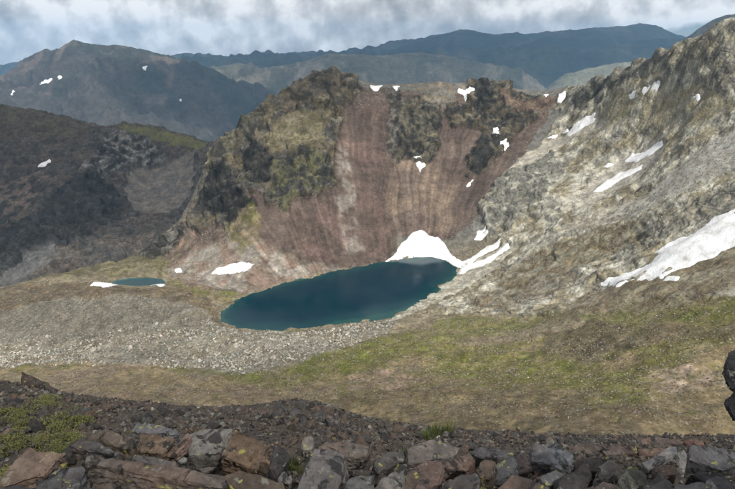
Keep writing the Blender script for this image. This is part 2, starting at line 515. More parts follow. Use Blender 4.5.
# polygon, colour a, colour b, patch size, edge softness (m), crag height, strength
COVER = [
    # floor and slopes in front
    ([(-60, 360), (300, 330), (800, 280), (800, 470), (-60, 470)], HEATH, OLIVE, 30, 10, 0.0, 1),
    ([(-40, 375), (60, 372), (140, 366), (220, 374), (320, 384), (360, 400), (300, 430), (-40, 430)], HEATH, TAN, 26, 5, 0.0, 0.9),
    ([(345, 395), (400, 386), (470, 386), (560, 392), (640, 402), (760, 408), (760, 450), (340, 440)], BROWN, HEATH, 16, 5, 0.5, 0.95),
    ([(195, 375), (245, 364), (300, 356), (350, 346), (400, 332), (470, 318), (560, 312), (540, 326), (470, 340), (415, 356), (350, 372), (290, 385), (250, 384)], OLIVE, GREEN, 16, 14, 0.0, 0.7),
    ([(330, 352), (380, 340), (420, 352), (380, 366), (335, 366)], GREEN, OLIVE, 10, 14, 0.0, 0.55),
    ([(560, 320), (640, 305), (700, 300), (760, 285), (760, 312), (690, 318), (630, 326)], OLIVE, GREEN, 12, 12, 0.0, 0.7),
    ([(420, 352), (500, 345), (560, 356), (600, 364), (640, 372), (650, 392), (600, 404), (560, 385), (480, 378), (430, 372)], OLIVE, GREEN, 14, 14, 0.0, 0.6),
    ([(590, 372), (630, 368), (650, 390), (640, 408), (615, 402)], GREEN, OLIVE, 9, 12, 0.0, 0.65),
    ([(545, 335), (600, 322), (690, 325), (760, 318), (760, 340), (650, 345), (590, 358), (550, 352)], BROWN, (0.09, 0.075, 0.055), 14, 5, 0.8, 0.75),
    ([(640, 372), (690, 366), (725, 372), (720, 386), (660, 388)], (0.34, 0.27, 0.24), HEATH, 7, 5, 0.0, 0.6),
    ([(350, 374), (400, 368), (425, 378), (400, 388), (350, 386)], (0.27, 0.20, 0.175), HEATH, 7, 5, 0.0, 0.7),
    # boulder field and moraine
    ([(-60, 312), (30, 300), (90, 294), (160, 292), (212, 304), (226, 328), (300, 332), (384, 320), (402, 318), (388, 334), (345, 350), (300, 362), (240, 374), (150, 366), (60, 362), (-60, 372)], (0.19, 0.18, 0.15), (0.15, 0.135, 0.105), 18, 7, 0.9, 0.95),
    ([(-60, 318), (30, 305), (90, 298), (165, 297), (205, 312), (140, 330), (60, 335), (-60, 345)], (0.125, 0.115, 0.095), (0.15, 0.14, 0.115), 20, 6, 0.5, 0.85),
    ([(-60, 288), (40, 282), (90, 286), (160, 288), (206, 296), (222, 312), (222, 326), (205, 314), (160, 297), (90, 299), (30, 304), (-60, 316)], (0.105, 0.085, 0.062), BROWN, 16, 4, 0.4, 0.95),
    # behind the tarn
    ([(30, 282), (90, 266), (140, 252), (176, 232), (190, 240), (176, 268), (160, 278), (110, 278)], (0.14, 0.124, 0.085), (0.125, 0.115, 0.066), 25, 6, 3.0, 0.95),
    ([(165, 287), (180, 275), (225, 285), (248, 291), (226, 306), (216, 300), (190, 294)], (0.17, 0.14, 0.095), OLIVE, 12, 5, 0.3, 0.9),
    ([(216, 288), (236, 284), (246, 291), (228, 300)], GREEN, OLIVE, 10, 4, 0.0, 0.8),
    # cirque wall: scree
    ([(320, 78), (350, 82), (400, 90), (440, 90), (500, 92), (552, 97), (535, 140), (505, 175), (478, 215), (455, 238), (400, 236), (388, 262), (340, 269), (280, 283), (246, 294), (190, 287), (165, 268), (190, 240),
      (205, 205), (225, 160), (280, 110)], RED2, RED, 60, 5, 0.0, 1),
    ([(300, 120), (345, 100), (395, 110), (392, 200), (385, 255), (330, 266), (290, 262), (285, 220), (318, 195), (332, 160)], RED, (0.125, 0.09, 0.078), 40, 12, 0.0, 0.85),
    ([(395, 150), (425, 150), (460, 190), (452, 232), (405, 232), (390, 250), (385, 200)], TAN, RED2, 26, 12, 0.0, 0.75),
    ([(335, 130), (350, 160), (362, 250), (345, 255), (336, 200)], GREY, RED2, 20, 8, 0.0, 0.5),
    ([(195, 243), (240, 238), (300, 262), (340, 268), (250, 293), (190, 286), (165, 270)], (0.20, 0.15, 0.12), GREY, 25, 10, 0.3, 0.7),
    ([(190, 196), (204, 208), (196, 240), (170, 262), (160, 262), (180, 232)], (0.20, 0.14, 0.11), RED2, 20, 4, 0.0, 0.8),
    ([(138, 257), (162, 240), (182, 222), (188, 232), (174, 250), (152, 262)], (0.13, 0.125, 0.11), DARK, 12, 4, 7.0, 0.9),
    # buttress of the peak: grass ledges and dark crags
    ([(200, 238), (188, 226), (204, 172), (214, 150), (245, 121), (280, 95), (318, 74), (352, 78), (366, 90), (345, 104), (338, 140), (332, 186), (300, 200), (270, 208), (262, 190), (250, 195), (254, 216), (234, 237), (215, 220)],
     (0.112, 0.098, 0.068), (0.082, 0.079, 0.070), 18, 5, 8.5, 0.95),
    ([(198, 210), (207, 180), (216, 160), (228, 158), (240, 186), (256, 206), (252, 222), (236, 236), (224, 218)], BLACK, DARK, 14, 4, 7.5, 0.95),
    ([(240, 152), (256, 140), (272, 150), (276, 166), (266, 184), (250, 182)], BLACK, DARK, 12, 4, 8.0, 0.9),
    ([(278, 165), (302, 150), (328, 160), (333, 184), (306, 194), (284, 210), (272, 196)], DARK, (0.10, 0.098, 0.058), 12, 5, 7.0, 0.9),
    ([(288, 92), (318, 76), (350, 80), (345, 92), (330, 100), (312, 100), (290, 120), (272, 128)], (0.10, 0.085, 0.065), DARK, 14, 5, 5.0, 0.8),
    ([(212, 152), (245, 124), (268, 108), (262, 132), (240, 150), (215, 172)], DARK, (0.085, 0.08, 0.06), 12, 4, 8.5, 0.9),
    ([(262, 140), (292, 112), (318, 112), (326, 140), (300, 146), (280, 156)], (0.155, 0.135, 0.09), (0.13, 0.118, 0.07), 15, 5, 2.0, 0.7),
    ([(225, 232), (250, 205), (262, 215), (258, 240), (240, 255)], OLIVE, (0.18, 0.15, 0.10), 12, 5, 0.5, 0.6),
    # crags under the crest in the middle
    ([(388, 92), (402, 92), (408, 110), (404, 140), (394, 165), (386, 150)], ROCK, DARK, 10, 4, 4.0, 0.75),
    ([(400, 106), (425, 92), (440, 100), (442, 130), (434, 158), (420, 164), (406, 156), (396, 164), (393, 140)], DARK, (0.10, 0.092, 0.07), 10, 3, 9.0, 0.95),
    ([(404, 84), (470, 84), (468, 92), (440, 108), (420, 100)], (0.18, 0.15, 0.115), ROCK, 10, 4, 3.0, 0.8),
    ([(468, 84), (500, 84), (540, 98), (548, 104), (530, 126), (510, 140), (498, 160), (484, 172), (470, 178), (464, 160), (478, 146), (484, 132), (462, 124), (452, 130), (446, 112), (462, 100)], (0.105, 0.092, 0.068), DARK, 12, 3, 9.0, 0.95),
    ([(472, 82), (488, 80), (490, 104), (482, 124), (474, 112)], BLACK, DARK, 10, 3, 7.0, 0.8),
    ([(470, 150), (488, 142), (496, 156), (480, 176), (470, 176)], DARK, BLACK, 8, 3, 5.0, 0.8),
    ([(500, 92), (556, 96), (560, 106), (530, 114), (510, 112)], (0.15, 0.105, 0.082), (0.12, 0.09, 0.07), 12, 4, 3.0, 0.8),
    # right flank
    ([(478, 206), (500, 176), (530, 156), (556, 120), (572, 108), (620, 84), (680, 64), (760, 40), (760, 300), (640, 300), (560, 312), (470, 316), (420, 318), (452, 288), (486, 262), (512, 248), (490, 240)], (0.31, 0.30, 0.255), (0.20, 0.18, 0.13), 22, 5, 3.5, 1),
    ([(480, 204), (500, 178), (530, 160), (556, 152), (566, 170), (548, 196), (528, 210), (512, 232), (494, 226), (500, 238), (486, 232)], (0.16, 0.16, 0.14), (0.25, 0.245, 0.21), 12, 4, 7.0, 0.9),
    ([(556, 108), (568, 88), (580, 82), (600, 71), (640, 52), (680, 42), (760, 20), (760, 92), (720, 96), (690, 80), (650, 74), (620, 88), (596, 108), (575, 118), (562, 112)], (0.125, 0.12, 0.10), (0.24, 0.23, 0.19), 12, 4, 5.0, 0.95),
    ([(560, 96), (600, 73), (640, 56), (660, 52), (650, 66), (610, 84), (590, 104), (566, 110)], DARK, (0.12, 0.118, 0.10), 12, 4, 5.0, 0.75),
    ([(596, 112), (640, 94), (690, 88), (730, 94), (730, 124), (700, 130), (660, 118), (620, 128), (580, 144)], (0.20, 0.178, 0.115), (0.22, 0.21, 0.175), 14, 5, 2.0, 0.85),
    ([(505, 172), (530, 152), (556, 136), (596, 120), (606, 124), (575, 138), (550, 156), (522, 170)], (0.33, 0.31, 0.26), GREY, 12, 4, 0.4, 0.9),
    ([(566, 204), (590, 182), (630, 150), (664, 142), (664, 156), (630, 184), (590, 204)], (0.33, 0.315, 0.275), GREY, 12, 4, 0.5, 0.9),
    ([(590, 222), (640, 202), (680, 165), (720, 136), (770, 118), (770, 158), (720, 172), (660, 206), (610, 226)], (0.32, 0.315, 0.285), GREY, 16, 5, 0.3, 0.95),
    ([(560, 230), (600, 210), (640, 196), (660, 200), (600, 226), (560, 238)], (0.32, 0.305, 0.26), GREY, 12, 5, 0.5, 0.7),
    ([(600, 250), (650, 228), (700, 200), (770, 164), (770, 212), (700, 226), (640, 252)], (0.17, 0.165, 0.14), (0.23, 0.215, 0.175), 14, 5, 5.0, 0.85),
    ([(540, 250), (600, 228), (650, 220), (640, 246), (590, 264), (540, 284), (500, 290)], (0.135, 0.108, 0.068), (0.185, 0.175, 0.13), 12, 5, 3.0, 0.85),
    ([(470, 300), (520, 268), (560, 262), (580, 280), (540, 302), (480, 312)], (0.20, 0.19, 0.155), BROWN, 12, 5, 2.5, 0.75),
    ([(590, 290), (640, 284), (760, 240), (760, 285), (690, 302), (620, 312), (560, 316)], (0.20, 0.18, 0.13), BROWN, 14, 5, 1.0, 0.8),
    ([(386, 322), (404, 308), (425, 296), (448, 282), (460, 268), (478, 258), (508, 246), (518, 248), (490, 272), (464, 292), (430, 306), (404, 318)], PALE, (0.29, 0.275, 0.23), 8, 3, 0.7, 0.95),
    # dark ridge beyond the valley
    ([(-160, 96), (0, 106), (70, 117), (125, 122), (210, 146), (300, 180), (180, 250), (60, 262), (0, 284), (-160, 300)], (0.098, 0.084, 0.072), (0.075, 0.072, 0.068), 50, 8, 7.0, 1),
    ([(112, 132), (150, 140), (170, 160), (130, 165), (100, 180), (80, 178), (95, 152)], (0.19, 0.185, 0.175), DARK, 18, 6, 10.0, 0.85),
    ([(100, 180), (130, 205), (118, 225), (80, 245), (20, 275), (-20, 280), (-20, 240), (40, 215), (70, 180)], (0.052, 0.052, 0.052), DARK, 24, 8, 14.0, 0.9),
    ([(130, 168), (170, 160), (196, 150), (194, 190), (168, 216), (140, 214), (122, 200)], (0.165, 0.15, 0.132), (0.12, 0.112, 0.105), 30, 8, 0.5, 0.85),
    ([(-20, 190), (40, 170), (60, 180), (30, 210), (-20, 235)], (0.15, 0.118, 0.10), DARK, 22, 8, 2.0, 0.7),
    ([(20, 262), (50, 242), (60, 255), (20, 284), (-10, 288)], (0.125, 0.122, 0.118), (0.10, 0.10, 0.095), 22, 8, 0.5, 0.8),
    ([(118, 124), (150, 128), (205, 143), (208, 149), (190, 150), (150, 139), (124, 133)], (0.125, 0.12, 0.055), (0.105, 0.105, 0.055), 30, 6, 0.0, 0.9),
    ([(-120, 100), (0, 108), (70, 120), (100, 130), (80, 140), (20, 135), (-120, 140)], (0.10, 0.092, 0.066), (0.085, 0.072, 0.056), 30, 10, 2.0, 0.8),
]
P2 = np.column_stack([X, Y, Z])
leftpoly = np.array([(-2500, 640), (-420, 640), (-240, 700), (-215, 830), (-100, 1150), (330, 1150), (600, 2500), (-2500, 2500)], float)
beyond = poly_sdf(leftpoly, X, Y)
low = (smooth(640, 580, Y) * smooth(120, 70, Z) * smooth(-100, -20, Z))[:, None]
col = np.array(ROCK) * (1 - low) + np.array((0.185, 0.16, 0.115)) * low
crag = 1.5 - 1.2 * low[:, 0]
LEFT_FROM = [k for k, c_ in enumerate(COVER) if c_[0][0] == (-160, 96)][0]
wob = [fbm(P2, s, 3, seed=k) for k, s in enumerate((40.0, 16.0))]
fac0, tone0 = facets(P2, 7.0, seed=3)
WARP = wob[0] * 7.0 + wob[1] * 6.0 + fac0 * 2.2
patch_cache = {}
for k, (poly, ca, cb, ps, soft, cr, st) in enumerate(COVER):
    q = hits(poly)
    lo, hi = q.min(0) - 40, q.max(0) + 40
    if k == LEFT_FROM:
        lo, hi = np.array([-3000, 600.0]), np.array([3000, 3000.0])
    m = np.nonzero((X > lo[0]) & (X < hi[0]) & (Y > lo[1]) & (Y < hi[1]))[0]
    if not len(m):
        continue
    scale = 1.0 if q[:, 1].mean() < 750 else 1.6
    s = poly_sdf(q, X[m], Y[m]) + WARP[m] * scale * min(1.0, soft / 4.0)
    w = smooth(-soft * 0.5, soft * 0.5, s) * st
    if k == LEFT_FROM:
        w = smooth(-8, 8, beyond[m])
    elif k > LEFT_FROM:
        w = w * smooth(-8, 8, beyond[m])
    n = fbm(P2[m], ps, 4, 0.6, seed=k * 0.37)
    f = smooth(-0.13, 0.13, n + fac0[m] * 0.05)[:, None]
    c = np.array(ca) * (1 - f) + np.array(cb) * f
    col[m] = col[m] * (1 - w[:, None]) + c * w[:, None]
    crag[m] = crag[m] * (1 - w) + cr * w
# scree runs down the wall as narrow streaks, converging on the snow at the head of the lake
cx0, cy0 = hit(400, 330)
th = np.arctan2(X - cx0, Y - cy0)
rr = np.hypot(X - cx0, Y - cy0)
wall = poly_sdf(np.array([hit(*p) for p in [(300, 90), (552, 97), (478, 215), (455, 240), (390, 262), (250, 292), (190, 284), (250, 200)]]), X, Y)
wm = smooth(-5, 15, wall) * smooth(3.5, 1.0, crag)
sk = np.column_stack([th * 420.0 + 14 * fbm(P2, 60, 2, seed=51), rr * 0.035, np.zeros_like(th)])
streak = fbm(sk, 26.0, 4, 0.65, seed=3)
sk2 = fbm(sk, 9.0, 3, 0.6, seed=5)
sk3 = fbm(sk, 4.0, 3, 0.6, seed=15)
tone = (1 + 0.38 * streak + 0.36 * sk2 + 0.42 * sk3)
col *= (1 + (np.clip(tone, 0.5, 1.9) - 1) * wm)[:, None]
col += (np.clip(sk2 - 0.1, 0, 1) * wm)[:, None] * np.array([0.045, 0.037, 0.030])
# pale and dark flecks of single stones
fl = perlin(P2 / 2.3)
flo = smooth(620, 540, Y) * smooth(110, 60, Z)
col *= (1 + (0.30 + 0.25 * flo) * fbm(P2, 9.0, 3, 0.6, seed=9) + 0.10 * fl + 0.35 * flo * fbm(P2, 3.5, 3, 0.6, seed=19))[:, None]
mut = (flo * smooth(0.0, 0.35, fbm(P2, 13, 4, 0.6, seed=29)) * 0.55)[:, None]
col = col * (1 - mut) + np.array([0.15, 0.135, 0.105]) * mut
col = np.clip(col, 0.02, 0.6)

# ---- relief
dist_shore = poly_sdf(shore, X, Y)
dist_shore = dist_shore + (fbm(P2, 16, 4, 0.65, seed=41) * 9.0 + fac0 * 2.0) * smooth(25, 5, np.abs(dist_shore))
dist_tarn = poly_sdf(tarn, X, Y)
near_water = np.minimum(smooth(0, -22, dist_shore), smooth(0, -14, dist_tarn))
hum = fbm(P2, 55, 4, 0.5, seed=21) * 8.0 + fbm(P2, 18, 3, 0.5, seed=22) * 2.4
floorw = smooth(3.0, 0.5, crag) * smooth(110, 60, Z) * smooth(620, 540, Y)
Z = Z + hum * floorw * near_water
scree_relief = fbm(sk, 30.0, 3, 0.5, seed=3) * 1.5 * wm * smooth(10, 60, rr)
Z = Z + scree_relief
G = np.stack([X, Y, Z], axis=1).reshape(NR, NC, 3)


def grid_normals(G):
    a = np.gradient(G, axis=1)
    b = np.gradient(G, axis=0)
    n = np.cross(a, b)
    n /= np.linalg.norm(n, axis=2)[..., None] + 1e-9
    return n if n[..., 2].mean() > 0 else -n


N = grid_normals(G).reshape(-1, 3)
Pv = G.reshape(-1, 3)
cm = np.nonzero(crag > 0.25)[0]
pc = Pv[cm].copy()
warp3 = np.stack([fbm(pc, 30, 2, seed=k + 31) for k in range(3)], axis=1) * 7
st = pc * np.array([1, 1, 0.95]) + warp3       # rock is fluted down the slope
fa, ta = facets(st, 21, 0.75, seed=1)
fb, tb = facets(st, 8.5, 0.8, seed=2)
rel = 0.85 * ridged(st, 48, 3, 0.5, seed=1) + 0.62 * fa + 0.36 * fb + 0.30 * ridged(st, 11, 2, 0.6, seed=2)
# ledges of the right flank climb to the right: relief drawn out along them
va, vb = hit(520, 235), hit(735, 110)
ld = np.array([vb[0] - va[0], vb[1] - va[1], surf(vb[0], vb[1])[0] - surf(va[0], va[1])[0]])
ld /= np.linalg.norm(ld)
along = pc @ ld
aniso = pc - along[:, None] * ld * 0.82
flank = smooth(60, 160, pc[:, 0]) * smooth(880, 800, pc[:, 1])
led = ridged(aniso + warp3 * 0.4, 26, 3, 0.55, seed=61) - 0.35
rel = rel * (1 - 0.5 * flank) + led * 1.9 * flank
amp = crag[cm] * near_water[cm]
push = np.zeros(len(Pv))
push[cm] = (rel + 0.12) * amp * 0.95
pg = push.reshape(NR, NC)
for _ in range(1):
    q = np.pad(pg, 1, mode='edge')
    pg = (q[:-2, 1:-1] + q[2:, 1:-1] + q[1:-1, :-2] + q[1:-1, 2:] + 2 * q[1:-1, 1:-1]) / 6
push = pg.ravel()
Pv = Pv + N * push[:, None]
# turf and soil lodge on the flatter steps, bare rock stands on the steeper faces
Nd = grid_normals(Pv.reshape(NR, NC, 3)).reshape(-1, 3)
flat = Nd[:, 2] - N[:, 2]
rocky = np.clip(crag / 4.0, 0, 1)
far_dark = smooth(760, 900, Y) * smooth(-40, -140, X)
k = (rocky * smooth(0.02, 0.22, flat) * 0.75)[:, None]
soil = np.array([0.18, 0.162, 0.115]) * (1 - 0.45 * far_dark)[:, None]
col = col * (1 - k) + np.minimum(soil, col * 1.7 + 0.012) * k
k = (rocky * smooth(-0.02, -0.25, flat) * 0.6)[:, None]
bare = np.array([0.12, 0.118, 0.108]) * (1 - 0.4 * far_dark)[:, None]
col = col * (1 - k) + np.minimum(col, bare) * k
tn = np.zeros(len(Pv)); tn[cm] = ta * 0.12 + tb * 0.14
col = np.clip(col * (1 + tn * rocky)[:, None], 0.02, 0.6)
# stronger separation of light and dark ground, fuller colour
lum = col.mean(1, keepdims=True)
col = lum + (col - lum) * 1.18
col = np.clip(col * (np.maximum(lum, 0.01) / 0.17) ** 0.28, 0.012, 0.6)
# lake beds and shores
zl = Pv[:, 2]
zl = np.where(dist_shore > 0, -np.minimum(dist_shore * 0.35, 14) - 0.05, np.where((dist_shore > -30), np.maximum(zl, 0.06 + np.minimum(-dist_shore, 30) * 0.05), zl))
zl = np.where(dist_tarn > 0, TARN_Z - np.minimum(dist_tarn * 0.3, 3) - 0.05, np.where((dist_tarn > -14), np.maximum(zl, TARN_Z + 0.05), zl))
Pv[:, 2] = zl
G = Pv.reshape(NR, NC, 3)


def terrain_material(name, fine=1.0, bump=1.0, rock=False):
    m = bpy.data.materials.new(name)
    m.use_nodes = True
    g = NT(m.node_tree)
    out = g.n('ShaderNodeOutputMaterial')
    b = g.n('ShaderNodeBsdfPrincipled')
    b.inputs['Roughness'].default_value = 0.95
    b.inputs['Specular IOR Level'].default_value = 0.15
    at = g.n('ShaderNodeVertexColor', layer_name='Col')
    tc = g.n('ShaderNodeTexCoord')
    v = tc.outputs['Object']
    n1 = g.noise(v, 0.40 * fine, 5, 0.62)
    n2 = g.noise(v, 0.12 * fine, 5, 0.65)
    vo = g.n('ShaderNodeTexVoronoi')
    vo.inputs['Scale'].default_value = 0.6 * fine
    g.l(v, vo.inputs['Vector'])
    f = g.ramp(n1, [(0.30, 0.74), (0.5, 0.98), (0.72, 1.30)])
    f2 = g.ramp(n2, [(0.30, 0.70), (0.7, 1.3)])
    c = g.mix(1.0, at.outputs[0], f, 'MULTIPLY')
    c = g.mix(1.0, c, f2, 'MULTIPLY')
    g.l(c, b.inputs['Base Color'])
    bp = g.n('ShaderNodeBump')
    bp.inputs['Strength'].default_value = 1.0
    bp.inputs['Distance'].default_value = (0.62 if rock else 0.75) * bump / fine
    h = g.math('ADD', g.math('MULTIPLY', n1, 0.55 if rock else 1.0), g.math('MULTIPLY', vo.outputs['Distance'], -0.35))
    h = g.math('ADD', h, g.math('MULTIPLY', n2, 0.5))
    if rock:
        # broken rock: blocks of uneven height with cracks between them
        ra = g.n('ShaderNodeAttribute', attribute_name='rock')
        wv = g.n('ShaderNodeVectorMath', operation='ADD')
        nv = g.n('ShaderNodeTexNoise')
        nv.inputs['Scale'].default_value = 0.08
        g.l(v, nv.inputs['Vector'])
        sc = g.n('ShaderNodeVectorMath', operation='SCALE')
        sc.inputs['Scale'].default_value = 9.0
        g.l(nv.outputs['Color'], sc.inputs[0])
        g.l(v, wv.inputs[0]); g.l(sc.outputs[0], wv.inputs[1])
        hh = None
        for s_, w_ in ((0.11, 2.6), (0.32, 1.3)):
            vr = g.n('ShaderNodeTexVoronoi')
            vr.inputs['Scale'].default_value = s_
            g.l(wv.outputs[0], vr.inputs['Vector'])
            sp_ = g.n('ShaderNodeSeparateColor')
            g.l(vr.outputs['Color'], sp_.inputs[0])
            t_ = g.math('MULTIPLY', g.math('ADD', sp_.outputs[0], g.math('MULTIPLY', vr.outputs['Distance'], -0.8)), w_)
            hh = t_ if hh is None else g.math('ADD', hh, t_)
            c = g.mix(g.math('MULTIPLY', ra.outputs['Fac'], 0.5), c, g.mix(1.0, c, g.ramp(sp_.outputs[1], [(0.0, 0.6), (1.0, 1.4)]), 'MULTIPLY'))
        # stones and tufts too small to build
        fa_ = g.n('ShaderNodeAttribute', attribute_name='turf')
        free = fa_.outputs['Fac']
        for s_, thr, rad, colr, amt in ((0.42, 0.62, 0.30, (0.30, 0.28, 0.235), 0.75), (0.30, 0.55, 0.42, (0.062, 0.058, 0.034), 0.55), (0.75, 0.6, 0.34, (0.24, 0.22, 0.18), 0.6)):
            vr = g.n('ShaderNodeTexVoronoi')
            vr.inputs['Scale'].default_value = s_
            g.l(wv.outputs[0], vr.inputs['Vector'])
            sp_ = g.n('ShaderNodeSeparateColor')
            g.l(vr.outputs['Color'], sp_.inputs[0])
            msk = g.math('MULTIPLY', g.math('GREATER_THAN', sp_.outputs[0], thr), g.ramp(vr.outputs['Distance'], [(rad * 0.8, 1.0), (rad, 0.0)]))
            c = g.mix(g.math('MULTIPLY', g.math('MULTIPLY', msk, free), amt), c, colr)
        g.l(c, b.inputs['Base Color'])
        h = g.math('ADD', h, g.math('MULTIPLY', hh, g.math('MULTIPLY', ra.outputs['Fac'], 1.3)))
    g.l(h, bp.inputs['Height'])
    g.l(bp.outputs[0], b.inputs['Normal'])
    g.l(b.outputs[0], out.inputs[0])
    return m


M_TERR = terrain_material('ground_rock_and_turf', rock=True)
# one sheet cut into its landforms: basin, cirque wall, right-hand ridge, far ridge
faces = grid_faces(NR, NC)
fc = G.reshape(-1, 3)[faces].mean(1)
part_id = np.zeros(len(faces), int)
wallpoly = np.array([hit(*p) for p in [(150, 252), (178, 266), (200, 287), (228, 303), (250, 294), (280, 284), (340, 270), (405, 259), (440, 252), (490, 243), (478, 206), (500, 176), (530, 154), (556, 118), (562, 96)]])
wallpoly = np.vstack([wallpoly, [(300, 900), (330, 1150), (-100, 1150), (-215, 830), (-240, 700), (-225, 630)]])
part_id[poly_sdf(wallpoly, fc[:, 0], fc[:, 1]) > 0] = 1
rightpoly = np.array([hit(*p) for p in [(562, 96), (556, 118), (530, 154), (500, 176), (478, 206), (490, 243), (510, 248), (470, 290), (440, 314), (500, 318), (580, 312), (640, 304), (735, 276)]])
rightpoly = np.vstack([[(330, 1150), (300, 900)], rightpoly, [(420, 330), (1400, 500), (1300, 1500)]])
part_id[(poly_sdf(rightpoly, fc[:, 0], fc[:, 1]) > 0) & (part_id == 0)] = 2
part_id[(poly_sdf(leftpoly, fc[:, 0], fc[:, 1]) > 0) & (part_id == 0)] = 3
Nall = grid_normals(G).reshape(-1, 3)
TERRAIN_PARTS = []
for pid, (nm, lab) in enumerate([('terrain', 'grassy and stony basin floor with the moraine around the lake'), ('mountain', 'red scree cirque wall with dark crags behind the lake'),
                                 ('mountain', 'grey-green rocky flank rising to a jagged crest beside the lake'), ('mountain', 'dark shaded ridge with a green shoulder beyond the valley')]):
    fs = faces[part_id == pid]
    used, inv = np.unique(fs.ravel(), return_inverse=True)
    me = np_mesh(nm, Pv[used], inv.reshape(-1, 4))
    set_col(me, 'Col', col[used])
    set_float(me, 'rock', rocky[used])
    set_float(me, 'turf', ((1 - rocky) * (1 - 0.8 * wm) * (1 - 0.75 * smooth(-10, 10, beyond)))[used])
    me.normals_split_custom_set_from_vertices(Nall[used])
    TERRAIN_PARTS.append(link(nm, me, M_TERR, label=lab, cat='terrain' if pid == 0 else 'mountain', kind='structure'))
tri = np.concatenate([faces[:, [0, 1, 2]], faces[:, [0, 2, 3]]])
BVH = BVHTree.FromPolygons(Pv.tolist(), faces.tolist())


def drop(px, py):
    """first point of the finished ground along the ray of a photograph pixel"""
    d = Vector(ray(px, py)).normalized()
    h = BVH.ray_cast(Vector((0, 0, H)) + d * 40, d)
    return h[0], h[1]


def ground_z(x, y, top=700):
    h = BVH.ray_cast(Vector((x, y, top)), Vector((0, 0, -1)))
    return h[0].z if h[0] else None
# ------------------------------------------------------------------ water
def water_material(name, deep, mid, shallow, scale):
    m = bpy.data.materials.new(name)
    m.use_nodes = True
    g = NT(m.node_tree)
    out = g.n('ShaderNodeOutputMaterial')
    b = g.n('ShaderNodeBsdfPrincipled')
    b.inputs['IOR'].default_value = 1.33
    b.inputs['Specular IOR Level'].default_value = 0.4
    b.inputs['Roughness'].default_value = 0.10
    at = g.n('ShaderNodeAttribute', attribute_name='depth')
    tc = g.n('ShaderNodeTexCoord')
    nz = g.noise(tc.outputs['Object'], 0.012, 4, 0.6, 0.8)
    d = g.math('ADD', at.outputs['Fac'], g.math('MULTIPLY', g.math('SUBTRACT', nz, 0.5), 0.9))
    c = g.ramp(d, [(0.02, shallow), (0.10, mid), (0.45, deep)])
    g.l(c, b.inputs['Base Color'])
    wv = g.noise(tc.outputs['Object'], scale, 4, 0.6)
    # wind lanes: some of the surface is ruffled, some calm
    lane = g.noise(tc.outputs['Object'], 0.03, 3, 0.5, 1.0)
    rgh = g.ramp(lane, [(0.4, 0.04), (0.62, 0.22)])
    g.l(rgh, b.inputs['Roughness'])
    bp = g.n('ShaderNodeBump')
    bp.inputs['Strength'].default_value = 0.25
    bp.inputs['Distance'].default_value = 0.15
    g.l(wv, bp.inputs['Height'])
    g.l(bp.outputs[0], b.inputs['Normal'])
    g.l(b.outputs[0], out.inputs[0])
    return m


def water_sheet(name, poly, z, grow, mat, label, full):
    lo, hi = poly.min(0) - grow - 4, poly.max(0) + grow + 4
    n = 140
    gx, gy = np.linspace(lo[0], hi[0], n), np.linspace(lo[1], hi[1], n)
    xx, yy = np.meshgrid(gx, gy, indexing='xy')
    s = poly_sdf(poly, xx.ravel(), yy.ravel())
    f = grid_faces(n, n)
    f = f[(s[f] > -grow).any(1)]
    used, inv = np.unique(f.ravel(), return_inverse=True)
    me = np_mesh(name, np.column_stack([xx.ravel(), yy.ravel(), np.full(n * n, z)])[used], inv.reshape(-1, 4))
    set_float(me, 'depth', np.clip(s[used] / full, 0, 1))
    return link(name, me, mat, label=label, cat='lake', kind='structure')


water_sheet('lake', shore, 0.0, 6, water_material('lake_water', (0.001, 0.022, 0.036), (0.003, 0.036, 0.044), (0.010, 0.056, 0.052), 0.7),
            'deep teal mountain lake below the scree wall', 45)
water_sheet('tarn', tarn, TARN_Z, 5, water_material('tarn_water', (0.006, 0.036, 0.043), (0.008, 0.05, 0.054), (0.03, 0.085, 0.078), 0.7),
            'small turquoise tarn beyond the brown moraine', 14)


# ------------------------------------------------------------------ ranges beyond
def far_material(name, fine):
    return terrain_material(name, fine, 1.0)


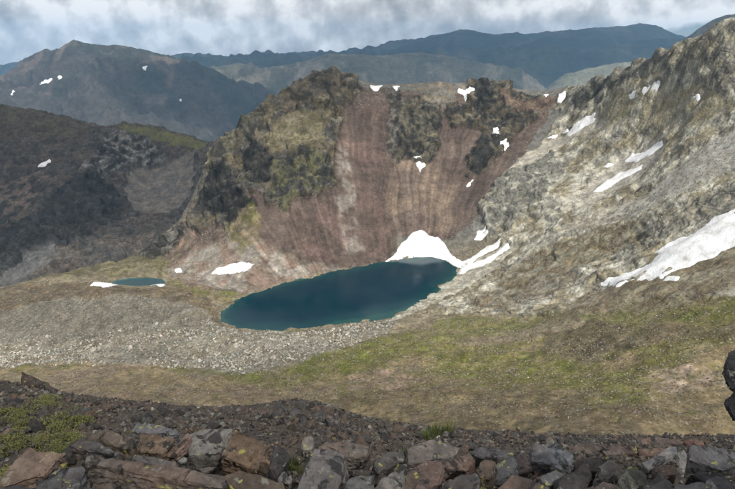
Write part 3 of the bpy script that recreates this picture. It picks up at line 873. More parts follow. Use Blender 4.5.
def far_range(name, label, crest, foot, spurs, col_a, col_b, col_hi, nc, nr, rough, detail, depth=(0.55, 1.35), green=None):
    """a mountain built from its crest line: (px, py, metres away); the flanks fall to a foot height"""
    c3 = [at_y(*c) for c in crest]
    ymid = np.mean([c[1] for c in c3])
    pts = dense(c3, ymid * 0.02)
    for x, y, z in dense(c3, ymid * 0.05):
        drop_ = z - foot
        pts.append((x * 0.93, y - drop_ * 1.0, z - drop_ * 0.55))
        pts.append((x * 0.85, y - drop_ * 2.0, foot + drop_ * 0.08))
        pts.append((x * 1.05, y + drop_ * 1.1, z - drop_ * 0.6))
        pts.append((x * 1.1, y + drop_ * 2.2, foot))
    for sp in spurs:
        pts += dense([at_y(*q) for q in sp], ymid * 0.02)
    s = RBF(pts)
    a0 = math.atan2(c3[0][0], c3[0][1])
    a1 = math.atan2(c3[-1][0], c3[-1][1])
    ys = [c[1] for c in c3]
    r0, r1 = min(ys) * depth[0], max(ys) * depth[1]
    R, A = np.meshgrid(np.linspace(r0, r1, nr), np.linspace(a0, a1, nc), indexing='ij')
    x, y = (R * np.tan(A)).ravel(), R.ravel()
    z = s(x, y)
    hgt = max(c[2] for c in c3) - foot
    p = np.column_stack([x, y, np.zeros_like(x)])
    w = np.stack([fbm(p, hgt * 0.9, 2, seed=k + 3) for k in range(2)], axis=1) * hgt * 0.25
    pw = p.copy(); pw[:, :2] += w
    rn = ridged(pw, hgt * 0.8, 5, 0.5, seed=len(crest))
    elev = np.clip((z - foot) / hgt, 0, 1.2)
    z = z + (rn - 0.55) * hgt * rough * (0.10 + 0.90 * smooth(0.98, 0.70, elev)) + fbm(p, hgt * 0.1, 3, 0.55) * hgt * rough * 0.10
    z = np.maximum(z, -1085)
    v = np.column_stack([x, y, z])
    n1 = fbm(p, hgt * 0.6, 5, 0.6, seed=2)
    f = smooth(-0.25, 0.25, n1)[:, None]
    cc = np.array(col_a) * (1 - f) + np.array(col_b) * f
    k = (smooth(0.05, 0.30, fbm(pw * np.array([1, 0.45, 1]), hgt * 0.3, 4, 0.6, seed=8)) * smooth(0.25, 0.6, elev))[:, None]
    cc = cc * (1 - 0.7 * k) + np.array(col_hi) * 0.7 * k
    cc *= (1 + 0.35 * fbm(p, hgt * 0.08, 4, 0.65, seed=12))[:, None]
    if green is not None:
        q = np.array([(at_y(*t)[0], at_y(*t)[1]) for t in green])
        gm = smooth(-60, 60, poly_sdf(q, x, y) + n1 * 150)[:, None]
        cc = cc * (1 - gm) + np.array((0.13, 0.125, 0.07)) * gm
    me = np_mesh(name, v, grid_faces(nr, nc))
    set_col(me, 'Col', np.clip(cc, 0.01, 0.6))
    o = link(name, me, FAR_MATS[detail], label=label, cat='mountain', kind='structure')
    return o, BVHTree.FromPolygons(v.tolist(), grid_faces(nr, nc).tolist())


FAR_MATS = {'mid': far_material('far_rock_and_turf', 0.08), 'far': far_material('distant_forest_and_rock', 0.02)}
FAR = {}
FAR['left'] = far_range('mountain', 'broad dark grey mountain with a blunt summit under the clouds',
    [(-160, 110, 4300), (-60, 92, 4600), (-10, 74, 4800), (20, 66, 4850), (45, 57, 4850), (60, 49, 4830), (74, 40, 4800), (86, 46, 4800), (102, 49, 4830), (120, 47, 4900), (140, 49, 5000), (165, 55, 5100),
     (190, 60, 5200), (215, 68, 5250), (250, 84, 5200), (290, 104, 5100), (340, 130, 5000)], -620,
    [[(75, 43, 4800), (70, 60, 4600), (74, 80, 4350), (95, 105, 4100), (115, 124, 3900)], [(20, 66, 4850), (5, 90, 4400), (0, 110, 4100)], [(165, 55, 5100), (175, 80, 4800), (200, 110, 4450), (215, 140, 4200)], [(110, 52, 4830), (118, 75, 4600), (132, 98, 4350), (150, 122, 4150)], [(40, 60, 4850), (35, 80, 4600), (42, 100, 4350)]],
    (0.055, 0.050, 0.043), (0.038, 0.042, 0.032), (0.130, 0.105, 0.084), 600, 360, 0.32, 'mid')
FAR['mid'] = far_range('mountain', 'long olive ridge with pale rocky crest behind the cirque',
    [(120, 78, 6536), (190, 70, 6364), (240, 67, 6278), (285, 64, 6192), (310, 59, 6106), (328, 53, 6020), (350, 54, 6020), (375, 56, 6063), (400, 54, 6106), (425, 53, 6106), (450, 56, 6106), (475, 61, 6020), (500, 67, 5934), (520, 75, 5848), (540, 84, 5762), (575, 100, 5590)], -700,
    [[(328, 53, 6020), (340, 68, 5676), (360, 85, 5332)], [(425, 53, 6106), (440, 70, 5590), (470, 90, 5160)], [(240, 67, 6278), (235, 85, 5762)]],
    (0.060, 0.062, 0.043), (0.090, 0.084, 0.058), (0.17, 0.15, 0.115), 480, 200, 0.26, 'mid')
FAR['hill'] = far_range('mountain', 'pale green slope showing in the gap beside the jagged crest',
    [(500, 112, 5600), (530, 94, 5700), (550, 83, 5800), (570, 74, 5900), (590, 68, 6000), (615, 63, 6100), (650, 60, 6200)], -700,
    [], (0.12, 0.12, 0.08), (0.15, 0.145, 0.10), (0.2, 0.185, 0.14), 160, 110, 0.16, 'mid')
FAR['near_blue'] = far_range('mountain', 'dark blue wooded range in front of the highest blue summit',
    [(120, 70, 7934), (190, 62, 7934), (250, 60, 7934), (310, 61, 7934), (345, 60, 7934), (385, 56, 7934), (420, 52, 7865), (460, 54, 7796), (500, 48, 7727), (540, 46, 7727), (570, 50, 7589), (600, 45, 7589), (630, 42, 7589), (660, 40, 7589), (690, 38, 7520), (740, 34, 7451), (820, 30, 7382)], -1000,
    [[(500, 48, 7727), (520, 62, 6968), (530, 75, 6416)], [(600, 45, 7589), (595, 60, 6899)], [(420, 52, 7865), (430, 62, 7037)]],
    (0.022, 0.030, 0.024), (0.034, 0.040, 0.030), (0.07, 0.07, 0.058), 420, 150, 0.24, 'far')
FAR['far_blue'] = far_range('mountain', 'highest blue range with a long humped summit on the horizon',
    [(-420, 60, 9800), (-300, 66, 9800), (-200, 58, 9800), (-100, 64, 9800), (-20, 66, 9800), (40, 62, 9800), (100, 64, 9800), (150, 60, 9800), (190, 56, 9800), (225, 52, 9800), (260, 51, 9800), (300, 54, 9800), (340, 50, 9800), (375, 46, 9800), (400, 44, 9800), (425, 38, 9800), (445, 33, 9800), (460, 28, 9800), (475, 30, 9800), (490, 34, 9800), (515, 36, 9800), (540, 34, 9800), (560, 30, 9800), (575, 32, 9800),
     (595, 31, 9800), (615, 27, 9800), (640, 23, 9800), (655, 25, 9800), (668, 31, 9800), (682, 38, 9800), (700, 42, 9800), (740, 42, 9800), (820, 38, 9800), (900, 44, 9800), (1050, 40, 9800), (1200, 46, 9800)], -1000,
    [[(640, 23, 9800), (620, 36, 9000), (600, 44, 8500)], [(460, 28, 9800), (450, 42, 8900)], [(560, 30, 9800), (550, 42, 8800)]],
    (0.025, 0.033, 0.027), (0.036, 0.042, 0.034), (0.085, 0.085, 0.078), 420, 120, 0.20, 'far')
FAR['corner'] = far_range('mountain', 'dark blue shoulder rising behind the jagged crest at its high end',
    [(640, 70, 3900), (670, 48, 3800), (688, 33, 3700), (700, 26, 3650), (710, 22, 3600), (720, 17, 3600), (735, 13, 3550), (770, 8, 3500), (820, 14, 3500)], -500,
    [], (0.055, 0.06, 0.06), (0.07, 0.075, 0.07), (0.10, 0.10, 0.095), 160, 140, 0.14, 'mid')

# the low country out to the horizon
def plain():
    rr = np.array([300, 3000, 6000, 9000, 12000, 15000.0])
    aa = np.radians(np.linspace(-60, 60, 60))
    R, A = np.meshgrid(rr, aa, indexing='ij')
    x, y = (R * np.sin(A)).ravel(), (R * np.cos(A)).ravel()
    p = np.column_stack([x, y, np.full(len(x), -1050.0)])
    me = np_mesh('plain', p, grid_faces(len(rr), 60))
    n = fbm(p, 9000, 4, seed=4)
    set_col(me, 'Col', np.array((0.07, 0.085, 0.06)) * (1 + 0.5 * n)[:, None])
    link('ground', me, FAR_MATS['far'], label='wooded low country reaching to the horizon', cat='ground', kind='structure')


plain()

# ------------------------------------------------------------------ snow
def snow_material():
    m = bpy.data.materials.new('old_snow')
    m.use_nodes = True
    g = NT(m.node_tree)
    out = g.n('ShaderNodeOutputMaterial')
    b = g.n('ShaderNodeBsdfPrincipled')
    b.inputs['Roughness'].default_value = 0.7
    tc = g.n('ShaderNodeTexCoord')
    n1 = g.noise(tc.outputs['Object'], 0.12, 5, 0.65)
    n2 = g.noise(tc.outputs['Object'], 1.1, 4, 0.6)
    c = g.ramp(n1, [(0.28, (0.42, 0.40, 0.37)), (0.40, (0.66, 0.66, 0.65)), (0.56, (0.82, 0.83, 0.84))])
    cups = g.n('ShaderNodeTexVoronoi')
    cups.inputs['Scale'].default_value = 0.45
    g.l(tc.outputs['Object'], cups.inputs['Vector'])
    g.l(c, b.inputs['Base Color'])
    bp = g.n('ShaderNodeBump')
    bp.inputs['Strength'].default_value = 0.5
    bp.inputs['Distance'].default_value = 0.9
    g.l(g.math('ADD', n2, g.math('MULTIPLY', cups.outputs['Distance'], 0.6)), bp.inputs['Height'])
    g.l(bp.outputs[0], b.inputs['Normal'])
    g.l(b.outputs[0], out.inputs[0])
    return m


M_SNOW = snow_material()


def blur(a, n):
    for _ in range(n):
        p = np.pad(a, 1, mode='edge')
        a = (p[:-2, 1:-1] + p[2:, 1:-1] + p[1:-1, :-2] + p[1:-1, 2:] + 2 * p[1:-1, 1:-1]) / 6
    return a


def snow(poly, label, bvh=None, thick=1.0, cells=46, extra=None, over=None, fray=1.0):
    """a patch of old snow lying on the ground, traced in the photograph"""
    bvh = bvh or BVH
    pts = []
    for px, py in poly:
        d = Vector(ray(px, py)).normalized()
        h = bvh.ray_cast(Vector((0, 0, H)) + d * 40, d)
        if h[0]:
            pts.append((h[0].x, h[0].y))
    if extra:
        pts = extra
    if len(pts) < 3:
        print('SNOW MISS', label)
        return
    q = np.array(pts)
    size = q.max(0) - q.min(0)
    mg = max(size) * 0.06 + 1.0
    lo, hi = q.min(0) - mg, q.max(0) + mg
    step = max(hi - lo) / cells
    nx, ny = max(4, int((hi - lo)[0] / step) + 1), max(4, int((hi - lo)[1] / step) + 1)
    xx, yy = np.meshgrid(np.linspace(lo[0], hi[0], nx), np.linspace(lo[1], hi[1], ny), indexing='xy')
    x, y = xx.ravel(), yy.ravel()
    z = np.array([(lambda h: h[0].z if h[0] else np.nan)(bvh.ray_cast(Vector((a, b, 900)), Vector((0, 0, -1)))) for a, b in zip(x, y)])
    if over is not None:
        z = np.where(np.isnan(z), over, np.maximum(z, over))
    z = np.where(np.isnan(z), np.nanmean(z), z).reshape(ny, nx)
    zb = blur(z, max(3, cells // 5))
    p = np.column_stack([x, y, np.zeros_like(x)])
    sc = max(min(size), 2.0)
    s = poly_sdf(q, x, y) + fbm(p, sc * 0.5, 4, 0.6, seed=len(label)) * sc * 0.22 * fray
    prof = np.where(s > 0, np.minimum(s / (sc * 0.12), 1) ** 0.6, np.maximum(s / (sc * 0.06), -3))
    zz = (zb.ravel() + prof * thick)
    f = grid_faces(ny, nx)
    f = f[(s[f] > -mg * 0.6).any(1)]
    used, inv = np.unique(f.ravel(), return_inverse=True)
    v = np.column_stack([x, y, zz])[used]
    c = v.mean(0)
    me = np_mesh('snow_patch', v - c, inv.reshape(-1, 4))
    return link('snow_patch', me, M_SNOW, label=label, cat='snow patch', group='old snow patches', loc=tuple(c))


snow([(386, 262), (393, 252), (402, 243), (412, 235), (420, 232), (428, 236), (437, 238), (444, 245), (450, 254), (460, 262), (461, 268), (455, 266), (447, 260), (432, 257), (415, 257), (400, 259)],
     'big white snow bank curving round the head of the lake', thick=3.2, cells=90, over=0.0, fray=0.5)
snow([(455, 264), (470, 259), (486, 247), (502, 238), (498, 245), (480, 257), (464, 268)], 'upper finger of snow beside the lake head', thick=1.6)
snow([(458, 275), (462, 267), (482, 260), (507, 245), (510, 248), (490, 261), (472, 269), (462, 274)], 'lower finger of snow ending at the lake shore', thick=1.6)
snow([(474, 240), (477, 231), (485, 228), (488, 232), (481, 240)], 'small snow patch under the grey-green crag above the lake head')
snow([(211, 274), (217, 268), (230, 264), (246, 262), (255, 264), (248, 270), (230, 274)], 'oblong snow patch on the flat between tarn and lake')
snow([(174, 269), (181, 268), (182, 272), (176, 273)], 'tiny snow patch at the foot of the orange scree near the tarn', cells=16)
snow([(90, 286), (100, 282), (112, 282.5), (118, 285), (104, 288)], 'flat snow strip beside the tarn where the moraine meets it', thick=0.8)
snow([(150, 285.5), (158, 283.5), (166, 285), (160, 287)], 'short snow strip at the tarn end facing the lake', thick=0.6, cells=20)
snow([(370, 85.5), (383, 85.5), (379, 91), (374, 91)], 'small notch of snow on the crest next to the peak', cells=24)
snow([(392, 86), (400, 86.5), (396, 91)], 'tiny wedge of snow on the crest at a pale gully', cells=18)
snow([(456, 88), (474, 89), (468, 96), (462, 95)], 'wedge of snow on the crest beside the dark tower', cells=26)
snow([(414, 157), (423, 160), (424, 166), (420, 172), (417, 165)], 'snow scrap in the middle of the scree below the crags', cells=22)
snow([(465, 188), (468, 183), (473, 180), (470, 186)], 'thin snow sliver beside the scree foot of the dark crag', cells=18)
snow([(493, 134), (493, 128), (498, 127), (499, 134), (496, 139)], 'upright snow scrap in the red gully below the saddle', cells=20)
snow([(500, 141), (505, 139), (509, 146), (505, 150), (501, 146)], 'lower snow scrap in the red gully below the saddle', cells=20)
snow([(543, 94.5), (549, 94.5), (546, 98)], 'tiny snow speck on the red saddle', cells=14)
snow([(557, 103), (559, 94), (566, 91), (565, 97), (561, 103)], 'bright snow wedge where the saddle meets the jagged crest', cells=24)
snow([(567, 134), (572, 127), (580, 121), (595, 113), (594, 120), (582, 129), (571, 135)], 'slanting snow patch on the bench below the jagged wall')
snow([(546, 139), (553, 135), (560, 134), (556, 138)], 'little snow patch lowest on the bench of pale scree', cells=18)
snow([(562, 133), (567, 129), (569, 131), (565, 135)], 'snow speck touching the slanting snow patch', cells=12)
snow([(624, 97), (634, 90), (646, 86), (658, 82), (656, 87), (644, 93), (630, 98)], 'long snow streak at the foot of the jagged wall')
snow([(692, 97), (698, 94), (701, 98), (697, 101)], 'small snow scrap among rocks below the high end of the crest', cells=18)
snow([(625, 161), (632, 154), (644, 152), (654, 145), (663, 139), (661, 147), (650, 155), (636, 162)], 'ragged snow patch on the hanging bench of grey scree')
snow([(604, 167), (608, 163), (615, 164), (610, 167)], 'small detached snow scrap on the hanging bench', cells=16)
snow([(593, 192), (604, 182), (620, 173), (643, 164), (640, 170), (620, 180), (602, 191)], 'narrow snow stripe lowest on the hanging bench')
snow([(606, 280), (625, 271), (650, 262), (666, 250), (680, 238), (694, 232), (715, 220), (735, 208), (770, 194), (775, 226), (735, 246), (712, 258), (690, 266), (672, 270), (660, 277), (640, 281), (620, 283)],
     'largest snowfield sloping down the flank above the green turf', thick=1.5, cells=110, fray=1.3)
snow([(662, 281), (668, 276), (682, 276), (676, 281)], 'small snow scrap just below the largest snowfield', cells=18)
snow([(37, 167), (42, 163), (50, 159), (51, 162), (43, 167)], 'snow streak on the dark ridge beyond the valley', cells=18, thick=2)
L = FAR['left'][1]
snow([(39, 84), (46, 80), (53, 78), (52, 81), (44, 84)], 'snow streak under the blunt summit of the broad grey mountain', L, 8, 16)
snow([(57, 78), (61, 76), (63, 77), (59, 80)], 'snow speck beside the streak under the blunt summit', L, 8, 12)
snow([(10, 95), (13, 90), (15, 92), (13, 96)], 'snow scrap low on the grey mountain above the dark ridge end', L, 8, 12)
snow([(142, 67), (148, 66), (146, 71), (144, 71)], 'snow scrap in the hollow below the long summit ridge', L, 8, 14)
snow([(178, 99), (182, 99), (181, 102)], 'snow speck deep in the brown hollow of the grey mountain', L, 8, 12)

# ------------------------------------------------------------------ the air
def haze():
    bm = bmesh.new()
    bmesh.ops.create_cube(bm, size=1.0)
    me = bpy.data.meshes.new('haze')
    bm.to_mesh(me)
    bm.free()
    m = bpy.data.materials.new('mountain_air')
    m.use_nodes = True
    g = NT(m.node_tree)
    out = g.n('ShaderNodeOutputMaterial')
    v = g.n('ShaderNodeVolumePrincipled')
    v.inputs['Color'].default_value = HAZE_COL
    v.inputs['Density'].default_value = HAZE_DENS
    v.inputs['Anisotropy'].default_value = 0.0
    v.inputs['Density Attribute'].default_value = ''
    v.inputs['Temperature Attribute'].default_value = ''
    v.inputs['Color Attribute'].default_value = ''
    g.l(v.outputs[0], out.inputs['Volume'])
    o = link('haze', me, m, label='thin blue mountain air over the whole landscape', cat='haze', kind='stuff')
    o.scale = (40000, 20000, 1820)
    o.location = (0, 6500, 700 - 910)


HAZE_COL = (0.35, 0.645, 1.0, 1)
HAZE_DENS = 4.1e-5
haze()

# ------------------------------------------------------------------ clouds overhead, whose shade lies on the ridges, the ranges and the summit
def cloud(label, target, height, size, dens, seed):
    """flat-based cumulus standing between the sun and the ground it shades"""
    r = np.random.RandomState(seed)
    base = Vector(target) + sun_dir * (height / sun_dir.z)
    bm = bmesh.new()
    bmesh.ops.create_icosphere(bm, subdivisions=5, radius=1.0)
    p = np.array([q.co[:] for q in bm.verts])
    d = 1 + 0.45 * fbm(p, 0.9, 4, 0.55, seed=seed)
    p = p * d[:, None]
    p[:, 2] = np.where(p[:, 2] < 0, p[:, 2] * 0.25, p[:, 2])
    p *= np.array(size)
    for q, co in zip(bm.verts, p):
        q.co = co
    me = bpy.data.meshes.new('cloud')
    bm.to_mesh(me)
    bm.free()
    m = bpy.data.materials.new('cloud_vapour')
    m.use_nodes = True
    g = NT(m.node_tree)
    out = g.n('ShaderNodeOutputMaterial')
    v = g.n('ShaderNodeVolumePrincipled')
    v.inputs['Color'].default_value = (1, 1, 1, 1)
    v.inputs['Density'].default_value = dens
    for k in ('Density Attribute', 'Temperature Attribute', 'Color Attribute'):
        v.inputs[k].default_value = ''
    g.l(v.outputs[0], out.inputs['Volume'])
    link('cloud', me, m, label=label, cat='cloud', kind='stuff', loc=tuple(base))


cloud('broad flat-based cloud shading the dark ridge beyond the valley', (-760, 1200, 0), 1500, (800, 520, 160), 0.0062, 1)
cloud('long cloud shading the broad grey mountain', (-900, 4700, -200), 1800, (1300, 700, 260), 0.0034, 2)
cloud('cloud shading the olive ridge behind the cirque', (300, 6200, -200), 1500, (1700, 900, 260), 0.003, 3)
cloud('wide cloud shading the blue ranges', (1000, 9000, -200), 1700, (4300, 2100, 300), 0.004, 4)
cloud('small cloud drifting over the viewpoint', (20, -60, 228), 1100, (280, 240, 90), 0.0052, 5)
# ------------------------------------------------------------------ stones
RNG = np.random.RandomState(11)


def hull_stone(seed, n=11, box=(1, 0.75, 0.55)):
    """angular stone: hull of scattered points, unit size"""
    r = np.random.RandomState(seed)
    p = r.normal(size=(n, 3))
    p /= np.linalg.norm(p, axis=1)[:, None]
    p *= (0.8 + 0.3 * r.rand(n))[:, None] * np.array(box) * 0.5
    bm = bmesh.new()
    for q in p:
        bm.verts.new(q)
    g = bmesh.ops.convex_hull(bm, input=bm.verts)
    loose = [v for v in bm.verts if not v.link_faces]
    bmesh.ops.delete(bm, geom=loose, context='VERTS')
    bmesh.ops.triangulate(bm, faces=bm.faces)
    bm.verts.index_update()
    v = np.array([q.co[:] for q in bm.verts])
    f = np.array([[q.index for q in fc.verts] for fc in bm.faces])
    bm.free()
    return v, f


STONES = [hull_stone(s, 10 + s % 4, ((1, 0.8, 0.6), (1, 0.6, 0.5), (1, 0.85, 0.75), (1, 0.7, 0.35))[s % 4]) for s in range(14)]


def rand_rot(n, tilt=0.5, rng=RNG):
    a = rng.rand(n) * 2 * np.pi
    b = rng.normal(size=n) * tilt
    c = rng.normal(size=n) * tilt
    ca, sa, cb, sb, cc, sc = np.cos(a), np.sin(a), np.cos(b), np.sin(b), np.cos(c), np.sin(c)
    z = np.zeros(n); o = np.ones(n)
    Rz = np.stack([ca, -sa, z, sa, ca, z, z, z, o], 1).reshape(-1, 3, 3)
    Rx = np.stack([o, z, z, z, cb, -sb, z, sb, cb], 1).reshape(-1, 3, 3)
    Ry = np.stack([cc, z, sc, z, o, z, -sc, z, cc], 1).reshape(-1, 3, 3)
    return Rz @ Rx @ Ry


def stone_mass(name, pos, size, colors, mat, label, cat):
    """thousands of small stones as one mesh"""
    n = len(pos)
    R = rand_rot(n)
    kind = RNG.randint(0, len(STONES), n)
    V, F, C, off = [], [], [], 0
    for k, (sv, sf) in enumerate(STONES):
        m = np.nonzero(kind == k)[0]
        if not len(m):
            continue
        v = np.einsum('nij,vj->nvi', R[m], sv) * size[m][:, None, None] + pos[m][:, None]
        V.append(v.reshape(-1, 3))
        F.append((sf[None] + (np.arange(len(m)) * len(sv))[:, None, None]).reshape(-1, 3) + off)
        C.append(np.repeat(colors[m], len(sv), axis=0))
        off += len(m) * len(sv)
    me = np_mesh(name, np.concatenate(V), np.concatenate(F), False)
    set_col(me, 'Col', np.concatenate(C))
    return link(name, me, mat, label=label, cat=cat, kind='stuff')


def stone_material(name, scale, lichen=0.0, black=0.0, bump=0.02):
    m = bpy.data.materials.new(name)
    m.use_nodes = True
    g = NT(m.node_tree)
    out = g.n('ShaderNodeOutputMaterial')
    b = g.n('ShaderNodeBsdfPrincipled')
    b.inputs['Roughness'].default_value = 0.82
    b.inputs['Specular IOR Level'].default_value = 0.3
    at = g.n('ShaderNodeVertexColor', layer_name='Col')
    tc = g.n('ShaderNodeTexCoord')
    oi = g.n('ShaderNodeObjectInfo')
    sh = g.n('ShaderNodeVectorMath', operation='ADD')
    rv = g.n('ShaderNodeCombineXYZ')
    g.l(g.math('MULTIPLY', oi.outputs['Random'], 37.0), rv.inputs[0])
    g.l(g.math('MULTIPLY', oi.outputs['Random'], 91.0), rv.inputs[1])
    g.l(tc.outputs['Object'], sh.inputs[0]); g.l(rv.outputs[0], sh.inputs[1])
    v = sh.outputs[0]
    n1 = g.noise(v, scale, 6, 0.65, 0.4)
    n2 = g.noise(v, scale * 6, 5, 0.7)
    n3 = g.noise(v, scale * 0.35, 4, 0.6, 0.6)
    c = g.mix(1.0, at.outputs[0], g.ramp(n1, [(0.3, 0.5), (0.5, 1.0), (0.72, 1.6)]), 'MULTIPLY')
    c = g.mix(1.0, c, g.ramp(n2, [(0.3, 0.62), (0.7, 1.4)]), 'MULTIPLY')
    # iron staining
    c = g.mix(g.math('MULTIPLY', g.ramp(n3, [(0.5, 0.0), (0.66, 1.0)]), 0.45), c, g.mix(1.0, c, (1.35, 0.92, 0.72), 'MULTIPLY'))
    if black:
        nb = g.noise(v, scale * 1.7, 5, 0.65, 0.8)
        c = g.mix(g.math('MULTIPLY', g.ramp(nb, [(0.55, 0.0), (0.60, 1.0)]), black), c, (0.017, 0.017, 0.018))
    if lichen:
        nl = g.noise(v, scale * 2.3, 4, 0.6, 0.2)
        nf = g.noise(v, scale * 14, 3, 0.6)
        msk = g.math('MULTIPLY', g.ramp(nl, [(0.63, 0.0), (0.65, 1.0)]), g.ramp(nf, [(0.35, 0.2), (0.55, 1.0)]))
        c = g.mix(g.math('MULTIPLY', msk, lichen), c, (0.36, 0.36, 0.08))
        nl2 = g.noise(v, scale * 4.1, 4, 0.6, 0.2)
        c = g.mix(g.math('MULTIPLY', g.ramp(nl2, [(0.62, 0.0), (0.65, 1.0)]), lichen * 0.7), c, (0.27, 0.27, 0.22))
    g.l(c, b.inputs['Base Color'])
    bp = g.n('ShaderNodeBump')
    bp.inputs['Strength'].default_value = 0.9
    bp.inputs['Distance'].default_value = bump
    g.l(g.math('ADD', n1, g.math('MULTIPLY', n2, 0.4)), bp.inputs['Height'])
    g.l(bp.outputs[0], b.inputs['Normal'])
    g.l(b.outputs[0], out.inputs[0])
    return m


M_BOULDER = stone_material('pale_boulder_stone', 0.5, 0.0, 0.0, 0.3)
M_SLAB = stone_material('dark_summit_rock', 3.0, 0.7, 0.85, 0.05)
M_RUBBLE = stone_material('summit_rubble', 5.0, 0.35, 0.5, 0.03)


def tint(base, n, var=0.3, hue=0.02):
    k = (1 + var * RNG.normal(size=(n, 1))) * (1 + hue * RNG.normal(size=(n, 3)))
    return np.clip(np.array(base) * k, 0.015, 0.6)


def scatter(poly, n):
    """points on the ground inside a polygon traced in the photograph"""
    q = np.array([hit(*p) for p in poly])
    lo, hi = q.min(0), q.max(0)
    out = []
    while len(out) < n:
        p = lo + RNG.rand(n * 2, 2) * (hi - lo)
        p = p[poly_sdf(q, p[:, 0], p[:, 1]) > 0]
        out += p.tolist()
    out = np.array(out[:n])
    z = np.array([ground_z(a, b) or -999 for a, b in out])
    return np.column_stack([out, z])[z > -900]


def sizes(n, lo, hi, power=2.2):
    return lo + (hi - lo) * RNG.rand(n) ** power


# block field between the lake and the viewpoint
field = [(-60, 322), (0, 310), (60, 302), (130, 297), (190, 304), (222, 328), (300, 333), (384, 321), (402, 318), (388, 334), (345, 350), (300, 362), (240, 374), (150, 367), (60, 364), (-60, 372)]
P = scatter(field, 15000)
edge = poly_sdf(np.array([hit(*p) for p in field]), P[:, 0], P[:, 1]) + fbm(P, 22, 3, seed=71) * 14
P = P[edge > -2 + 10 * RNG.rand(len(P)) ** 3]
P = P[poly_sdf(shore, P[:, 0], P[:, 1]) < -0.5]
s = sizes(len(P), 0.6, 3.6, 2.8)
s = s * np.where(poly_sdf(np.array([hit(*p) for p in [(-60, 322), (0, 310), (60, 302), (130, 297), (190, 304), (215, 322), (120, 328), (-60, 344)]]), P[:, 0], P[:, 1]) > 0, 0.6, 1.0)
big = np.argsort(-s)[:70]
rest = np.setdiff1d(np.arange(len(P)), big)
c = tint((0.26, 0.255, 0.22), len(P), 0.24, 0.012)
darkf = fbm(P, 45, 3, seed=6)
c *= (1 + 0.9 * np.clip(darkf, -0.6, 0.4))[:, None]
upl = poly_sdf(np.array([hit(*p) for p in [(-60, 322), (0, 310), (60, 302), (130, 297), (190, 304), (215, 322), (160, 334), (60, 340), (-60, 348)]]), P[:, 0], P[:, 1])
c = c * (1 - 0.38 * smooth(-8, 8, upl))[:, None]
P[:, 2] += s * 0.12
stone_mass('boulder_rubble', P[rest], s[rest], c[rest], M_BOULDER, 'pale grey boulders packed together between lake and brown turf', 'boulder field')


def med_stone(seed, n=12, box=(1, 0.75, 0.6), bevel=0.02, cut=2, rough=0.02):
    """larger angular stone with worn edges"""
    v, f = hull_stone(seed + 500, n, box)
    bm = bmesh.new()
    vs = [bm.verts.new(q) for q in v]
    for t in f:
        bm.faces.new([vs[i] for i in t])
    bmesh.ops.dissolve_limit(bm, angle_limit=0.25, verts=bm.verts, edges=bm.edges)
    bmesh.ops.bevel(bm, geom=bm.edges[:], offset=bevel, segments=2, affect='EDGES', clamp_overlap=True)
    bmesh.ops.triangulate(bm, faces=bm.faces)
    for _ in range(cut):
        bmesh.ops.subdivide_edges(bm, edges=[e for e in bm.edges if e.calc_length() > 0.16], cuts=1, use_grid_fill=True)
        bmesh.ops.triangulate(bm, faces=bm.faces)
    bm.verts.index_update()
    bm.normal_update()
    p = np.array([q.co[:] for q in bm.verts])
    nn = np.array([q.normal[:] for q in bm.verts])
    p += nn * (fbm(p, 0.4, 3, seed=seed) * rough * 2 + facets(p, 0.3, 0.7, seed=seed)[0] * rough * 1.3)[:, None]
    for q, co in zip(bm.verts, p):
        q.co = co
    me = bpy.data.meshes.new('stone')
    bm.to_mesh(me)
    bm.free()
    me.polygons.foreach_set('use_smooth', np.full(len(me.polygons), True))
    me.set_sharp_from_angle(angle=math.radians(28))
    return me


def colored(me, rgb):
    m2 = me.copy()
    set_col(m2, 'Col', np.tile(np.array(rgb), (len(m2.vertices), 1)))
    return m2


MED = [med_stone(k, 10 + 2 * (k % 3), ((1, 0.8, 0.6), (1, 0.62, 0.5), (1, 0.85, 0.72), (1, 0.72, 0.36))[k % 4]) for k in range(8)]
pale_kinds = {'pale grey': (0.30, 0.295, 0.26), 'warm grey': (0.26, 0.24, 0.205), 'darker grey': (0.18, 0.18, 0.16)}
PALE_MESH = {k: [colored(m, v) for m in MED] for k, v in pale_kinds.items()}
for i, k in enumerate(big):
    kind = list(pale_kinds)[[0, 0, 1, 0, 2][i % 5]]
    me = PALE_MESH[kind][i % 8]
    near = 'against the lake shore' if poly_sdf(shore, P[k:k + 1, 0], P[k:k + 1, 1])[0] > -14 else 'lying in the boulder field'
    o = link('boulder', me, M_BOULDER, label='large %s boulder %s' % (kind, near), cat='boulder', group='large %s boulders %s' % (kind, near), loc=tuple(P[k]))
    sc = s[k] * (1.15 + 0.5 * RNG.rand())
    o.scale = (sc, sc, sc)
    o.rotation_euler = (RNG.normal() * 0.4, RNG.normal() * 0.4, RNG.rand() * 6.28)

